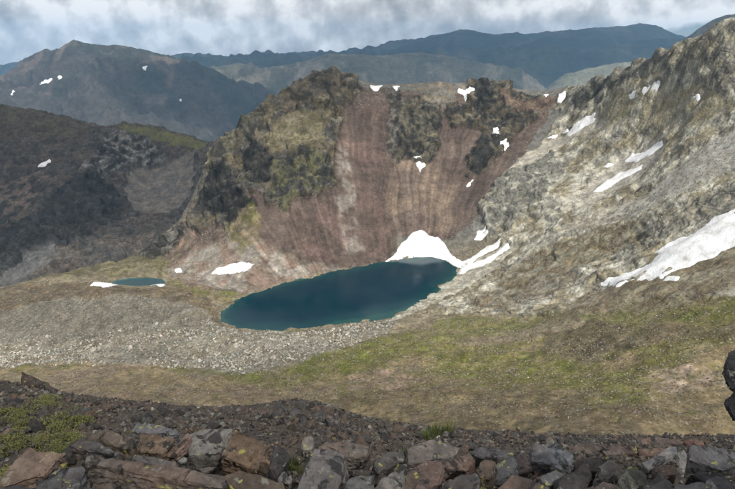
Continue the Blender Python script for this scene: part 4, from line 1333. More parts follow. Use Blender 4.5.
# loose stones on the turf, the moraine, the scree foot and the flank
masses = [
    ([(240, 366), (340, 350), (440, 318), (560, 312), (735, 290), (760, 430), (560, 425), (400, 405), (300, 392)], 11000, 0.25, 1.7, (0.23, 0.21, 0.175), 'scattered_stones', 'loose pale stones strewn over the turf slope'),
    ([(-40, 376), (140, 368), (240, 380), (340, 395), (300, 410), (-40, 405)], 4500, 0.35, 1.5, (0.235, 0.21, 0.17), 'scattered_stones', 'loose stones on the tan flat before the boulder field'),
    ([(-40, 290), (60, 284), (200, 290), (222, 312), (222, 328), (150, 316), (60, 316), (-40, 326)], 2600, 0.4, 1.6, (0.17, 0.155, 0.13), 'scattered_stones', 'brown stones on the moraine before the tarn'),
    ([(180, 262), (240, 250), (330, 262), (340, 269), (250, 293), (225, 300), (180, 286)], 2200, 0.4, 1.8, (0.24, 0.20, 0.165), 'scattered_stones', 'fallen stones at the foot of the red scree'),
    ([(440, 316), (470, 290), (520, 248), (600, 215), (700, 150), (735, 125), (760, 240), (690, 240), (600, 290), (520, 318)], 5200, 0.5, 2.4, (0.25, 0.24, 0.20), 'scattered_stones', 'grey blocks strewn over the rocky flank'),
    ([(386, 322), (425, 298), (458, 274), (510, 247), (516, 252), (470, 290), (430, 308), (404, 320)], 1800, 0.4, 1.6, (0.36, 0.35, 0.30), 'scattered_stones', 'bleached shore stones along the lake edge'),
]
for poly, n, lo, hi, base, nm, lab in masses:
    Q = scatter(poly, n)
    Q = Q[(poly_sdf(shore, Q[:, 0], Q[:, 1]) < -0.3) & (poly_sdf(tarn, Q[:, 0], Q[:, 1]) < -0.3)]
    keep = fbm(Q, 25, 4, 0.65, seed=n % 7) + 0.25 * RNG.rand(len(Q)) > 0.12
    Q = Q[keep]
    s2 = sizes(len(Q), lo, hi, 3.0)
    Q[:, 2] += s2 * 0.1
    stone_mass('loose_rubble', Q, s2, tint(base, len(Q), 0.25, 0.02), M_BOULDER, lab, 'stones')

M_HEATH = terrain_material('heath_turf', 3.0, 0.3)
for poly, n, lo, hi, pal, lab in [
        ([(200, 380), (340, 350), (440, 318), (560, 312), (735, 285), (790, 430), (560, 432), (400, 415), (300, 400)], 20000, 0.7, 2.6, ((0.115, 0.118, 0.045), (0.15, 0.125, 0.07), (0.13, 0.10, 0.065), (0.19, 0.16, 0.10)), 'low heath and turf hummocks on the slope below the snowfield'),
        ([(-40, 376), (140, 368), (240, 380), (340, 395), (300, 412), (-40, 408)], 6500, 0.6, 1.8, ((0.15, 0.125, 0.08), (0.14, 0.12, 0.065), (0.20, 0.165, 0.11)), 'low dry turf hummocks on the tan flat')]:
    Q = scatter(poly, n)
    Q = Q[(poly_sdf(shore, Q[:, 0], Q[:, 1]) < -3)]
    Q = Q[poly_sdf(np.array([hit(*p) for p in field]), Q[:, 0], Q[:, 1]) < 0]
    nz = fbm(Q, 22, 3, seed=8)
    Q = Q[nz + 0.5 * RNG.rand(len(Q)) > 0.05]
    nz = fbm(Q, 18, 3, seed=18) + 0.12 * RNG.normal(size=len(Q))
    idx = np.clip(((nz + 0.35) / 0.7 * len(pal)).astype(int), 0, len(pal) - 1)
    s2 = sizes(len(Q), lo, hi, 2.0)
    Q[:, 2] -= s2 * 0.10
    stone_mass('heath_turf', Q, s2, np.array(pal)[idx] * (1 + 0.15 * RNG.normal(size=(len(Q), 1))), M_HEATH, lab, 'turf')

# ------------------------------------------------------------------ the summit slope under the viewpoint
EDGE = np.array([(-200, 380), (0, 379), (20, 379), (60, 388), (100, 394), (150, 400), (200, 405), (250, 402), (290, 397), (320, 400), (345, 410), (380, 418), (430, 424), (500, 429), (560, 431), (640, 434), (735, 434), (950, 434)], float)


def tan_dep(py):
    v = (py - 244.5) / FPX
    return (SP + v * CP) / (CP - v * SP)


def near_z(x, y):
    """height of the summit slope (smooth)"""
    x, y = np.asarray(x, float), np.asarray(y, float)
    u = np.clip(x / np.maximum(y, 2.0), -1.1, 1.1)
    te = tan_dep(np.interp(367.5 + u * FPX * 0.835, EDGE[:, 0], EDGE[:, 1]))
    s = (13 * te - 2.5) / 10.4
    z = np.where(y < 2.6, -2.5 + (2.6 - np.maximum(y, -0.5)) * 0.30, -2.5 - (y - 2.6) * s)
    over = np.maximum(y - 13.0, 0)
    z = z - over * 0.35 - over ** 2 * 0.03
    return H + z


def near_full(x, y):
    p = np.column_stack([np.ravel(x), np.ravel(y), np.zeros(np.size(x))])
    return smooth(6.5, 4.5, np.ravel(y)) * facets(p, 0.45, 0.9, seed=3)[0] * 0.12 + near_z(np.ravel(x), np.ravel(y)) + fbm(p, 2.2, 3, seed=5) * 0.16 + fbm(p, 0.5, 3, seed=6) * 0.05 - 0.08 - 0.40 * smooth(7.5, 4.2, np.ravel(y))


ys = np.concatenate([np.linspace(-4, 1.9, 14), np.exp(np.linspace(math.log(2), math.log(26), 230))])
xs = np.sinh(np.linspace(-3.4, 3.4, 330)) * 1.55
yy, xx = np.meshgrid(ys, xs, indexing='ij')
gz = near_full(xx, yy)
v = np.column_stack([xx.ravel(), yy.ravel(), gz])
me = np_mesh('summit_slope', v, grid_faces(len(ys), len(xs)))
n = fbm(v, 1.3, 4, 0.6, seed=3)
f = smooth(-0.2, 0.25, n)[:, None]
cc = np.array((0.072, 0.062, 0.054)) * (1 - f) + np.array((0.098, 0.082, 0.062)) * f
set_col(me, 'Col', cc)
M_SOIL = terrain_material('summit_gravel', 14.0, 0.5)
link('ground', me, M_SOIL, label='dark stony summit slope under the slabs', cat='ground', kind='structure')


def near_hit(px, py):
    d = ray(px, py)
    t = np.exp(np.linspace(math.log(1.2), math.log(40), 500))
    x, y, z = d[0] * t, d[1] * t, H + d[2] * t
    g = z - near_z(x, y)
    k = np.argmax(g < 0)
    if g[k] >= 0:
        k = np.argmin(g)
    return np.array([x[k], y[k], z[k]])


def slab(label, poly, lift, normal, thick, rgb, dist=None, cat='rock', name='rock', vox=None, rough=1.0, taper=0.02, group=None):
    """block whose upper face is traced in the photograph, set on the slope"""
    cx, cy = np.mean([p[0] for p in poly]), np.mean([p[1] for p in poly])
    c = near_hit(cx, cy)
    if dist is None:
        # broken plates have few corners
        poly = list(poly)
        while len(poly) > (7 if len(poly) > 9 else 5):
            ar = [abs((poly[k][0] - poly[k - 1][0]) * (poly[(k + 1) % len(poly)][1] - poly[k - 1][1]) - (poly[(k + 1) % len(poly)][0] - poly[k - 1][0]) * (poly[k][1] - poly[k - 1][1])) for k in range(len(poly))]
            poly.pop(int(np.argmin(ar)))
        normal = (normal[0] * 0.8, normal[1] * 0.45, normal[2])
    nrm = np.array(normal, float)
    nrm /= np.linalg.norm(nrm)
    d0 = ray(cx, cy)
    e = np.array([0, 0, H])
    c = c - d0 / np.linalg.norm(d0) * lift       # raised towards the eye by its own height
    if dist is not None:
        c = e + d0 / np.linalg.norm(d0) * dist
    top = []
    for p in poly:
        d = ray(*p)
        t = np.dot(c - e, nrm) / np.dot(d, nrm)
        top.append(e + d * t)
    top = np.array(top)
    rng = np.linalg.norm(top.mean(0) - e)
    cen = top.mean(0)
    bot = cen + (top - cen) * (1 + taper) - nrm * thick
    n = len(top)
    bm = bmesh.new()
    tv = [bm.verts.new(q - cen) for q in top]
    bv = [bm.verts.new(q - cen) for q in bot]
    bm.faces.new(tv)
    bm.faces.new(bv[::-1])
    for k in range(n):
        bm.faces.new((tv[k], bv[k], bv[(k + 1) % n], tv[(k + 1) % n]))
    bmesh.ops.recalc_face_normals(bm, faces=bm.faces)
    bmesh.ops.bevel(bm, geom=bm.edges[:], offset=0.014, segments=1, affect='EDGES', clamp_overlap=True)
    bmesh.ops.triangulate(bm, faces=bm.faces)
    lim = vox or max(0.028, rng * 0.0062)
    for _ in range(9):
        es = [q for q in bm.edges if q.calc_length() > lim * 1.5]
        if not es or len(bm.faces) > 9000:
            break
        bmesh.ops.subdivide_edges(bm, edges=es, cuts=1)
        bmesh.ops.triangulate(bm, faces=[q for q in bm.faces if len(q.verts) > 3])
    me2 = bpy.data.meshes.new(name)
    bm.to_mesh(me2)
    bm.free()
    p = np.empty(len(me2.vertices) * 3, np.float32); me2.vertices.foreach_get('co', p); p = p.reshape(-1, 3).astype(float)
    nn = np.empty(len(me2.vertices) * 3, np.float32); me2.vertex_normals.foreach_get('vector', nn); nn = nn.reshape(-1, 3)
    sd = (len(label) * 7 + int(cx)) % 97
    pw = p + np.stack([fbm(p, 0.25, 2, seed=sd + k) for k in range(3)], 1) * 0.06
    hgt = pw @ nrm
    lay = np.abs(((hgt / 0.055 + 0.8 * fbm(p, 0.5, 2, seed=sd + 5)) % 1.0) - 0.5)
    side = 1 - np.abs(nn @ nrm)
    d = fbm(p, 0.45, 3, 0.5, seed=sd) * 0.015 * rough + facets(pw, 0.30, 0.8, seed=sd + 9)[0] * 0.013 * rough + facets(pw, 0.10, 0.8, seed=sd + 3)[0] * 0.007 * rough - smooth(0.32, 0.5, lay) * 0.030 * side
    # chipped rims
    d -= smooth(0.12, 0.35, fbm(p, 0.14, 3, seed=sd + 2)) * 0.022 * rough
    p = p + nn * d[:, None]
    me2.vertices.foreach_set('co', p.astype(np.float32).ravel())
    me2.update()
    me2.polygons.foreach_set('use_smooth', np.full(len(me2.polygons), True))
    me2.set_sharp_from_angle(angle=math.radians(36))
    set_col(me2, 'Col', np.array(rgb) * 1.05 * (1 + 0.25 * fbm(p, 0.6, 3, seed=sd + 4))[:, None])
    me2.materials.clear()
    return link(name, me2, M_SLAB, label=label, cat=cat, group=group, kind='thing', loc=tuple(cen))


UP = (0, -0.25, 1)
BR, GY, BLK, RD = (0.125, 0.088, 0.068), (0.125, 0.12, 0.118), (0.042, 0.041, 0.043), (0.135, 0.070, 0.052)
slab('long thick brown slab with a pale worn ledge and dark front', [(70, 452), (85, 450), (125, 457), (185, 468), (240, 476), (282, 489), (262, 492), (200, 485), (130, 473), (84, 462)], 0.30, (0.02, -0.15, 1), 0.55, (0.108, 0.093, 0.082))
slab('rust-orange tilted slab with a ragged broken lower edge', [(0, 476), (14, 462), (28, 446), (46, 446), (66, 452), (62, 462), (46, 474), (22, 484), (2, 486)], 0.28, (0.12, -0.55, 1), 0.14, (0.128, 0.095, 0.075))
slab('dark grey block propping up the rust-orange slab', [(36, 480), (52, 468), (70, 462), (84, 468), (80, 490), (48, 500), (30, 498)], 0.16, (0.1, -0.7, 1), 0.3, (0.085, 0.085, 0.09))
slab('black block in the hollow beneath the rust-orange slab', [(-8, 492), (10, 484), (34, 486), (40, 500), (-10, 506)], 0.12, (0, -0.5, 1), 0.3, BLK)  # near-black colour paints in the shade of the gap
slab('light brown flat slab behind the pale worn ledge', [(96, 437), (108, 431), (124, 432), (136, 437), (134, 449), (116, 446)], 0.22, (-0.05, -0.35, 1), 0.25, (0.125, 0.1, 0.08))
slab('brown banded slab next to the light brown flat slab', [(138, 433), (160, 434), (166, 440), (156, 452), (140, 452), (135, 442)], 0.22, (0.05, -0.45, 1), 0.25, (0.125, 0.092, 0.066))
slab('thin brown upright flake beside the grey-faced block', [(156, 451), (162, 440), (168, 436), (176, 440), (172, 446), (162, 456)], 0.25, (0.3, -0.7, 1), 0.16, (0.145, 0.105, 0.08))
slab('small pinkish-brown wedge leaning on the grey-faced block', [(162, 455), (178, 440), (187, 431), (191, 436), (184, 446), (172, 457)], 0.28, (-0.25, -0.8, 1), 0.12, (0.17, 0.12, 0.10))
slab('little pale grey triangular stone before the grey-faced block', [(174, 462), (183, 453), (188, 456), (187, 463)], 0.30, (-0.2, -0.9, 1), 0.08, (0.17, 0.165, 0.155), cat='stone', name='stone')
slab('square block with a smooth light grey face', [(187, 434), (196, 429), (214, 428), (233, 428), (229, 440), (219, 452), (206, 459), (188, 457), (184, 446)], 0.36, (-0.25, -0.62, 1), 0.34, (0.165, 0.155, 0.145), taper=0.0, rough=0.6)
slab('dark brown rough block set against the grey-faced block', [(234, 428), (244, 430), (262, 440), (274, 446), (283, 462), (272, 478), (246, 470), (220, 456), (228, 442)], 0.30, (0.18, -1.0, 1), 0.35, (0.105, 0.074, 0.052))
slab('black pitted stone at the end of the dark brown block', [(274, 444), (288, 450), (292, 460), (284, 474), (276, 478), (270, 466)], 0.28, (0.3, -0.9, 1), 0.25, BLK)
slab('small grey wedge in the gap before the big purple-grey slab', [(278, 480), (284, 470), (291, 474), (290, 483)], 0.26, (0, -0.9, 1), 0.10, GY, cat='stone', name='stone')
slab('big smooth purple-grey slab with a straight upper rim', [(294, 489), (298, 470), (304, 456), (314, 448), (330, 450), (344, 453), (347, 470), (340, 496), (306, 498)], 0.32, (-0.15, -0.7, 1), 0.3, (0.108, 0.100, 0.098), rough=0.7)
slab('pale upright stone standing behind the purple-grey slab', [(300, 446), (304, 437), (312, 436), (316, 443), (314, 450), (303, 452)], 0.30, (0, -0.9, 1), 0.14, (0.16, 0.15, 0.14), cat='stone', name='stone')
slab('dark slab sunk low between purple-grey and red-stained slabs', [(348, 478), (360, 470), (376, 472), (374, 488), (360, 498), (340, 498)], 0.18, (0.1, -0.55, 1), 0.25, (0.09, 0.085, 0.088))
slab('grey slab cracked away from the red-stained slab', [(372, 488), (384, 474), (398, 462), (408, 462), (404, 480), (398, 498), (368, 500)], 0.22, (-0.1, -0.55, 1), 0.25, (0.125, 0.12, 0.112))
slab('broad red-stained slab with black pits', [(400, 476), (412, 466), (430, 460), (446, 462), (444, 480), (436, 500), (400, 500)], 0.26, (0, -0.55, 1), 0.25, (0.108, 0.080, 0.070))
slab('grey-brown slab above the red-stained slab', [(406, 448), (416, 440), (432, 438), (452, 442), (462, 448), (452, 458), (428, 460), (408, 464)], 0.26, (0.05, -0.55, 1), 0.22, (0.12, 0.105, 0.098))
slab('rust-edged slab beside the black-pitted rocks', [(446, 462), (456, 454), (470, 452), (476, 462), (466, 470), (448, 470)], 0.24, (0.1, -0.65, 1), 0.2, (0.105, 0.08, 0.068))
slab('black crusted slab at the foot of the rust-edged slab', [(442, 480), (456, 472), (476, 470), (484, 480), (476, 498), (440, 498)], 0.24, (0.05, -0.6, 1), 0.24, (0.062, 0.06, 0.062))
slab('dark lumpy rock between the black crusted slab and blue-grey block', [(486, 466), (498, 456), (514, 454), (520, 464), (510, 478), (490, 482)], 0.28, (0, -0.6, 1), 0.3, (0.055, 0.056, 0.06))
slab('blocky blue-grey rock with a flat top and lichen spot', [(524, 450), (532, 443), (548, 441), (558, 443), (574, 456), (571, 466), (548, 466), (530, 462)], 0.42, (0.05, -0.45, 1), 0.42, (0.088, 0.094, 0.105), rough=1.4)
slab('grey-purple stone leaning at the blue-grey rock', [(512, 462), (520, 453), (530, 456), (532, 468), (520, 474)], 0.30, (-0.2, -0.8, 1), 0.2, (0.105, 0.10, 0.108))
slab('reddish brown slab low beneath the blue-grey rock', [(496, 488), (512, 474), (536, 476), (552, 484), (548, 500), (500, 500)], 0.22, (0, -0.5, 1), 0.25, (0.09, 0.07, 0.06))
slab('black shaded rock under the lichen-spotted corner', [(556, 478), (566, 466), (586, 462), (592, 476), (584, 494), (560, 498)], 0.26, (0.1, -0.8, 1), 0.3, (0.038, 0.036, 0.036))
slab('flat red-brown slab behind the blue-grey rock', [(572, 449), (578, 442), (592, 442), (604, 446), (600, 455), (580, 456)], 0.22, (0, -0.4, 1), 0.14, (0.09, 0.07, 0.062))
slab('second red-brown slab touching the layered ledge', [(602, 450), (614, 443), (636, 444), (638, 452), (620, 456), (606, 456)], 0.22, (0, -0.4, 1), 0.14, (0.085, 0.066, 0.06))
slab('speckled grey stone among lichen before the red-brown slabs', [(598, 468), (610, 458), (624, 460), (628, 472), (616, 482), (600, 480)], 0.24, (0, -0.6, 1), 0.24, (0.11, 0.11, 0.105))
slab('yellow-lichened rock below the layered ledge', [(618, 480), (630, 464), (642, 466), (650, 474), (644, 490), (622, 494)], 0.26, (0, -0.6, 1), 0.26, (0.07, 0.07, 0.06))
slab('thin layered reddish ledge over a dark recess', [(640, 439), (654, 436), (676, 437), (688, 440), (686, 444), (660, 446), (641, 446)], 0.44, (0, -0.3, 1), 0.09, (0.105, 0.08, 0.07))
slab('lower layer of the reddish ledge', [(637, 449), (650, 447), (668, 447), (676, 450), (664, 453), (640, 456)], 0.34, (0, -0.3, 1), 0.07, (0.115, 0.08, 0.066))
slab('long pale grey bar-shaped stone leaning upward', [(642, 464), (656, 453), (668, 446), (676, 445), (677, 453), (662, 464), (648, 470)], 0.46, (-0.3, -0.8, 1), 0.14, (0.155, 0.155, 0.16), rough=0.6)
slab('narrow upright pale flake next to the bar-shaped stone', [(677, 452), (679, 447), (685, 448), (686, 460), (684, 474), (679, 472)], 0.44, (-0.3, -1.2, 1), 0.10, (0.165, 0.16, 0.15))
slab('large square charcoal block beside the pale flake', [(686, 452), (690, 446), (702, 444), (722, 446), (745, 449), (748, 466), (722, 470), (704, 464), (688, 460)], 0.44, (0.05, -0.55, 1), 0.45, (0.078, 0.078, 0.084))
slab('red-brown fin of rock above the charcoal block', [(684, 441), (692, 438), (704, 442), (706, 446), (690, 446)], 0.46, (0.1, -0.4, 1), 0.1, (0.12, 0.075, 0.06))
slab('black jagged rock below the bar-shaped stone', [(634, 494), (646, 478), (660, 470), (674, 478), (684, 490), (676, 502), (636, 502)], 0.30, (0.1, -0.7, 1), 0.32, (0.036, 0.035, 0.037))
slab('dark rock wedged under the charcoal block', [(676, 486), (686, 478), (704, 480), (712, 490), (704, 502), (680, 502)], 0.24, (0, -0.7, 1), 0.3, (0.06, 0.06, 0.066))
slab('grey rounded rock below the charcoal block', [(700, 490), (712, 478), (726, 477), (736, 484), (744, 498), (708, 504)], 0.28, (0, -0.7, 1), 0.32, (0.09, 0.09, 0.098))
slab('lichen-green rock under the overhanging black boulders', [(724, 470), (730, 446), (740, 428), (760, 430), (764, 470), (740, 480)], 0.5, (-0.5, -0.9, 1), 0.4, (0.115, 0.105, 0.066))
slab('upper black boulder overhanging the slope', [(724, 367), (727, 360), (731, 353), (739, 348), (760, 346), (766, 396), (739, 394), (731, 389), (725, 381)], 0, (-0.64, -0.86, 0.54), 0.5, (0.034, 0.034, 0.036), dist=4.3, name='boulder', cat='boulder', vox=0.03, rough=1.2, taper=-0.2)
slab('lower black boulder with a pointed foot', [(725, 402), (731, 399), (740, 388), (764, 386), (766, 440), (739, 431), (731, 418)], 0, (-0.64, -0.84, 0.58), 0.5, (0.03, 0.03, 0.033), dist=4.2, name='boulder', cat='boulder', vox=0.03, rough=1.2, taper=-0.2)
slab('black rock pillar carrying the overhanging boulders', [(738, 385), (770, 370), (800, 400), (810, 480), (760, 500), (738, 450)], 0, (-0.7, -0.85, 0.58), 0.9, (0.036, 0.035, 0.036), dist=4.6, name='boulder', cat='boulder', vox=0.06)
slab('dark plank-like rock sticking out at the rubble edge', [(16, 377), (22, 373), (30, 377), (38, 378), (45, 384), (55, 389), (48, 393), (34, 390), (24, 386)], 0.6, (0.1, -0.9, 1), 0.22, (0.05, 0.04, 0.035), rough=2.5)
slab('dark jagged rock rising from the rubble edge', [(-6, 382), (4, 380), (12, 385), (19, 390), (16, 396), (0, 392)], 0.5, (0.1, -0.4, 1), 0.3, (0.048, 0.04, 0.036))
slab('flat dark slab behind the rust-orange slab', [(66, 446), (72, 440), (92, 440), (112, 446), (122, 452), (104, 453), (80, 450)], 0.16, (0, -0.4, 1), 0.2, (0.07, 0.068, 0.07))
slab('dark slab between brown banded slab and worn ledge', [(124, 458), (136, 454), (156, 456), (176, 462), (180, 468), (150, 466), (130, 462)], 0.16, (0, -0.4, 1), 0.2, (0.075, 0.07, 0.068))
slab('blue-grey flat slab above the brown banded slab', [(130, 431), (136, 424), (156, 424), (176, 430), (180, 436), (164, 435), (146, 432)], 0.2, (0, -0.4, 1), 0.2, (0.10, 0.10, 0.108))

slab('flat brown slab wedged below the dark brown rough block', [(222, 474), (240, 468), (268, 478), (284, 484), (292, 498), (240, 498), (226, 488)], 0.1, (0.05, -0.5, 1), 0.25, (0.10, 0.078, 0.062))
slab('broad grey-brown plate behind the purple-grey slab', [(316, 447), (330, 439), (352, 440), (372, 446), (366, 456), (346, 458), (330, 452)], 0.15, (0, -0.4, 1), 0.2, (0.105, 0.092, 0.082))
slab('long dark plate behind the cracked grey slab', [(372, 462), (388, 452), (404, 450), (404, 460), (392, 468), (378, 474)], 0.2, (0.1, -0.5, 1), 0.2, (0.078, 0.072, 0.07))
slab('flat charcoal plate behind the dark lumpy rock', [(470, 452), (484, 445), (506, 446), (520, 452), (506, 458), (482, 458)], 0.2, (0, -0.4, 1), 0.2, (0.07, 0.068, 0.07))
slab('brown tilted plate between rust-edged slab and lumpy rock', [(474, 470), (484, 460), (496, 462), (492, 474), (480, 480)], 0.2, (-0.2, -0.7, 1), 0.2, (0.10, 0.078, 0.064))
slab('wide black plate before the flat red-brown slab', [(574, 462), (590, 456), (608, 458), (604, 470), (590, 476), (576, 474)], 0.25, (0, -0.5, 1), 0.25, (0.05, 0.05, 0.052))
slab('dark broken plate under the speckled grey stone', [(590, 490), (602, 480), (622, 484), (630, 496), (600, 504)], 0.2, (0, -0.6, 1), 0.25, (0.058, 0.055, 0.054))
slab('grey plate at the foot of the blue-grey block', [(540, 474), (556, 468), (566, 474), (560, 486), (544, 486)], 0.25, (0.1, -0.6, 1), 0.2, (0.082, 0.082, 0.086))
slab('rusty plate beneath the layered ledge', [(652, 470), (664, 463), (678, 466), (676, 476), (660, 478)], 0.25, (0, -0.6, 1), 0.2, (0.10, 0.074, 0.06))
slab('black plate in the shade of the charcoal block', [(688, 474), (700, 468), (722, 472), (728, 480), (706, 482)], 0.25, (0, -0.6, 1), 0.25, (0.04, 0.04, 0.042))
slab('brown slab edge behind the cushion plants and flat dark slab', [(84, 438), (96, 430), (106, 430), (98, 438), (92, 442)], 0.2, (0, -0.5, 1), 0.2, (0.105, 0.085, 0.068))

# ---- stones of the rubble bank: the larger ones one by one, the rest as a mass
def bank(n, power=0.0):
    y = np.exp(math.log(3.0) + RNG.rand(n) * (math.log(14.5) - math.log(3.0)))
    u = (RNG.rand(n) * 2 - 1) * 0.80
    x = u * y
    return x, y, near_full(x, y)


def px_of(p):
    d = np.asarray(p) - np.array([0, 0, H])
    f = d[:, 1] * CP - d[:, 2] * SP
    dn = -d[:, 1] * SP - d[:, 2] * CP
    return 367.5 + d[:, 0] / f * FPX, 244.5 + dn / f * FPX, f


RUB = {'dark grey': (0.072, 0.068, 0.066), 'brown': (0.092, 0.077, 0.065), 'rusty': (0.112, 0.083, 0.068), 'pale grey': (0.16, 0.152, 0.138), 'blackish': (0.036, 0.035, 0.036)}
RUB_MESH = {k: [colored(m, v) for m in MED] for k, v in RUB.items()}
x, y, z = bank(34000)
P = np.column_stack([x, y, z])
px, py, ff = px_of(P)
okb = (py < 500) & (px > -40) & (px < 775)
P, px, py, ff = P[okb], px[okb], py[okb], ff[okb]
lots = fbm(P, 1.6, 3, seed=14)
P = P[lots > -0.42]; px, py, ff = px_of(P)
thin = (py < 447) | (RNG.rand(len(P)) < 0.85)
P, px, py, ff = P[thin], px[thin], py[thin], ff[thin]
s = sizes(len(P), 0.025, 0.17, 3.2) * np.clip(ff / 9, 0.3, 1.1)
kinds = RNG.choice(5, len(P), p=[0.34, 0.30, 0.12, 0.10, 0.14])
cols = np.array(list(RUB.values()))[kinds] * (1 + 0.22 * RNG.normal(size=(len(P), 1)))
P[:, 2] += s * 0.12
stone_mass('summit_rubble', P, s, np.clip(cols, 0.015, 0.4), M_RUBBLE, 'small dark rubble covering the summit slope', 'rubble')
zones = [('in the rubble bank before the tan flat', [(0, 388), (100, 398), (200, 408), (330, 402), (330, 424), (180, 426), (100, 420), (0, 400)], 80, 0.16, 0.40),
         ('in the dark heap at the rubble edge', [(268, 404), (290, 398), (325, 402), (336, 414), (290, 420), (266, 416)], 26, 0.24, 0.46),
         ('in the gravel behind the purple-grey slab', [(240, 424), (340, 420), (410, 426), (400, 448), (345, 450), (310, 440), (280, 440)], 40, 0.12, 0.30),
         ('in the stony strip behind the red-brown slabs', [(430, 432), (520, 432), (640, 436), (735, 436), (735, 446), (640, 446), (520, 446), (440, 446)], 60, 0.12, 0.30),
         ('jammed between the big summit slabs', [(292, 462), (480, 466), (600, 460), (735, 466), (735, 492), (292, 492)], 95, 0.14, 0.40),
         ('among the yellow-green cushion plants', [(0, 398), (80, 408), (110, 426), (80, 446), (20, 452), (0, 470)], 75, 0.14, 0.34)]
for where, poly, n, lo, hi in zones:
    poly = np.array(poly, float)
    got = 0
    while got < n:
        a = poly.min(0) + RNG.rand(2) * (poly.max(0) - poly.min(0))
        if poly_sdf(poly, a[:1], a[1:])[0] < 0:
            continue
        c = near_hit(*a)
        kd = list(RUB)[RNG.choice(5, p=[0.4, 0.25, 0.1, 0.08, 0.17])] if 'plants' not in where else ['blackish', 'dark grey'][got % 2]
        if 'heap' in where:
            kd = ['dark grey', 'blackish', 'dark grey', 'brown'][got % 4]
        mk = RNG.randint(8)
        tt = RNG.rand() ** 1.6
        sc = lo + (hi - lo) * tt
        look = '%s %s %s stone %s' % ('small' if tt < 0.18 else 'middling' if tt < 0.5 else 'large', kd, ('blocky', 'long', 'chunky', 'flat')[mk % 4], where)
        o = link('stone', RUB_MESH[kd][mk], M_RUBBLE, label=look, cat='stone', group=look.replace(' stone ', ' stones '))
        zz = near_full(c[0], c[1])[0] + sc * 0.14
        o.location = (c[0], c[1], zz)
        o.scale = (sc, sc, sc * (0.75 + 0.4 * RNG.rand()))
        o.rotation_euler = (RNG.normal() * 0.4, RNG.normal() * 0.4, RNG.rand() * 6.28)
        got += 1

# ------------------------------------------------------------------ cushion plants and grass on the summit slope
def leaf_material(name, a, b):
    m = bpy.data.materials.new(name)
    m.use_nodes = True
    g = NT(m.node_tree)
    out = g.n('ShaderNodeOutputMaterial')
    bs = g.n('ShaderNodeBsdfPrincipled')
    bs.inputs['Roughness'].default_value = 0.7
    tc = g.n('ShaderNodeTexCoord')
    oi = g.n('ShaderNodeObjectInfo')
    at = g.n('ShaderNodeAttribute', attribute_name='tone')
    f = g.math('ADD', g.math('MULTIPLY', at.outputs['Fac'], 0.7), g.math('MULTIPLY', oi.outputs['Random'], 0.3))
    g.l(g.mix(f, a, b), bs.inputs['Base Color'])
    g.l(bs.outputs[0], out.inputs[0])
    return m


M_CUSH = leaf_material('cushion_plant_leaf', (0.045, 0.052, 0.018), (0.20, 0.20, 0.055))
M_GRASS = leaf_material('alpine_grass_blade', (0.06, 0.085, 0.02), (0.16, 0.18, 0.05))


def cushion(seed, n=950):
    r = np.random.RandomState(seed)
    lobes = r.normal(size=(7, 2)) * 0.27
    V, F, T = [], [], []
    for k in range(n):
        c = lobes[r.randint(7)]
        a, rad = r.rand() * 6.28, math.sqrt(r.rand()) * 0.36
        p = np.array([c[0] + rad * math.cos(a), c[1] + rad * math.sin(a), 0.30 * (1 - (rad / 0.4) ** 2) + 0.05 * r.rand()])
        u = r.normal(size=3); u /= np.linalg.norm(u)
        w = np.cross(u, r.normal(size=3)); w /= np.linalg.norm(w)
        l, h = 0.036 * (0.6 + r.rand()), 0.022 * (0.6 + r.rand())
        o = len(V)
        V += [p - u * l, p - w * h, p + u * l, p + w * h]
        F.append((o, o + 1, o + 2, o + 3))
        T += [r.rand()] * 4
    me = np_mesh('cushion_plant', np.array(V), np.array(F), False)
    set_float(me, 'tone', T)
    return me


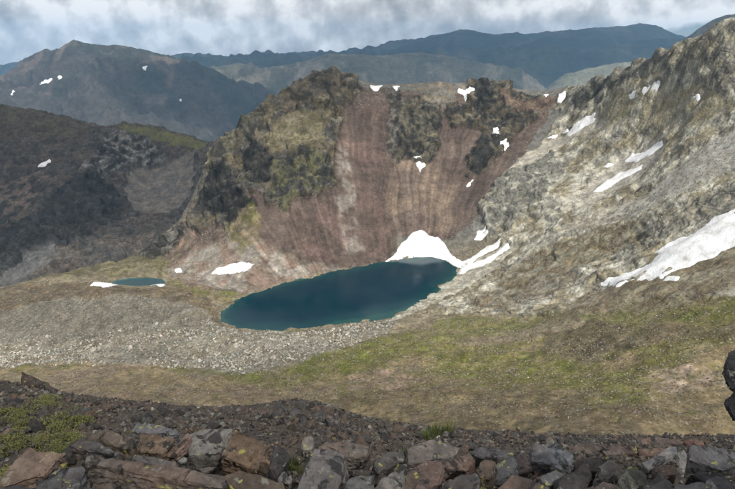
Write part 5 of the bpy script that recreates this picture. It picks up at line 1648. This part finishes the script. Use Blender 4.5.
def tuft(seed, n=110):
    r = np.random.RandomState(seed)
    V, F, T = [], [], []
    for k in range(n):
        a, rad = r.rand() * 6.28, math.sqrt(r.rand()) * 0.3
        p = np.array([rad * math.cos(a), rad * math.sin(a), 0])
        lean = np.array([math.cos(a), math.sin(a), 0]) * (0.25 + 0.5 * r.rand()) * 0.6 + r.normal(size=3) * 0.08
        h = 0.35 + 0.4 * r.rand()
        s_ = np.array([-math.sin(a), math.cos(a), 0]) * 0.014
        o = len(V)
        V += [p - s_, p + s_, p + lean * 0.4 * h + np.array([0, 0, h * 0.65]) + s_ * 0.7, p + lean * 0.4 * h + np.array([0, 0, h * 0.65]) - s_ * 0.7, p + lean * h + np.array([0, 0, h * 0.9])]
        F += [(o, o + 1, o + 2, o + 3), (o + 3, o + 2, o + 4, o + 4)]
        T += [r.rand()] * 5
    me = bpy.data.meshes.new('grass_tuft')
    me.from_pydata([tuple(q) for q in V], [], [tuple(dict.fromkeys(f)) for f in F])
    set_float(me, 'tone', T)
    return me


CUSH = [cushion(k) for k in range(4)]
TUFT = [tuft(k) for k in range(3)]
zone = np.array([(-10, 396), (40, 398), (70, 404), (104, 416), (112, 424), (100, 436), (74, 442), (40, 446), (22, 452), (-10, 474)], float)
got = 0
while got < 48:
    a = zone.min(0) + RNG.rand(2) * (zone.max(0) - zone.min(0))
    if poly_sdf(zone, a[:1], a[1:])[0] < 0:
        continue
    c = near_hit(*a)
    sc = 0.15 + 0.20 * RNG.rand()
    look = '%s yellow-green cushion plant %s' % ('small' if sc < 0.21 else 'broad' if sc > 0.28 else 'middling', 'beside the rust-orange slab' if a[1] > 436 else 'just below the rubble edge' if a[1] < 410 else 'among black stones')
    o = link('cushion_plant', CUSH[got % 4], M_CUSH, label=look, cat='plant', group=look.replace('plant ', 'plants '))
    o.location = (c[0], c[1], near_full(c[0], c[1])[0] + 0.02)
    o.scale = (sc, sc, sc * 0.7)
    o.rotation_euler = (0.35 * RNG.normal(), 0.2 * RNG.normal() , RNG.rand() * 6.28)
    got += 1
for px_, py_, sc, lab in [(436, 434, 0.42, 'green grass tuft behind the grey-brown slab'), (448, 433, 0.40, 'green grass tuft behind the grey-brown slab'), (428, 435, 0.34, 'green grass tuft behind the grey-brown slab'), (405, 446, 0.2, 'small grass tuft at the corner of the grey-brown slab'),
                          (288, 440, 0.24, 'dry olive tuft behind the black pitted stone'), (296, 443, 0.22, 'dry olive tuft behind the black pitted stone')]:
    c = near_hit(px_, py_)
    o = link('grass_tuft', TUFT[px_ % 3], M_GRASS, label=lab, cat='grass tuft', group=lab if lab.startswith(('green grass tuft behind', 'dry')) else None, loc=(c[0], c[1], near_full(c[0], c[1])[0] + 0.01))
    o.scale = (sc, sc, sc)
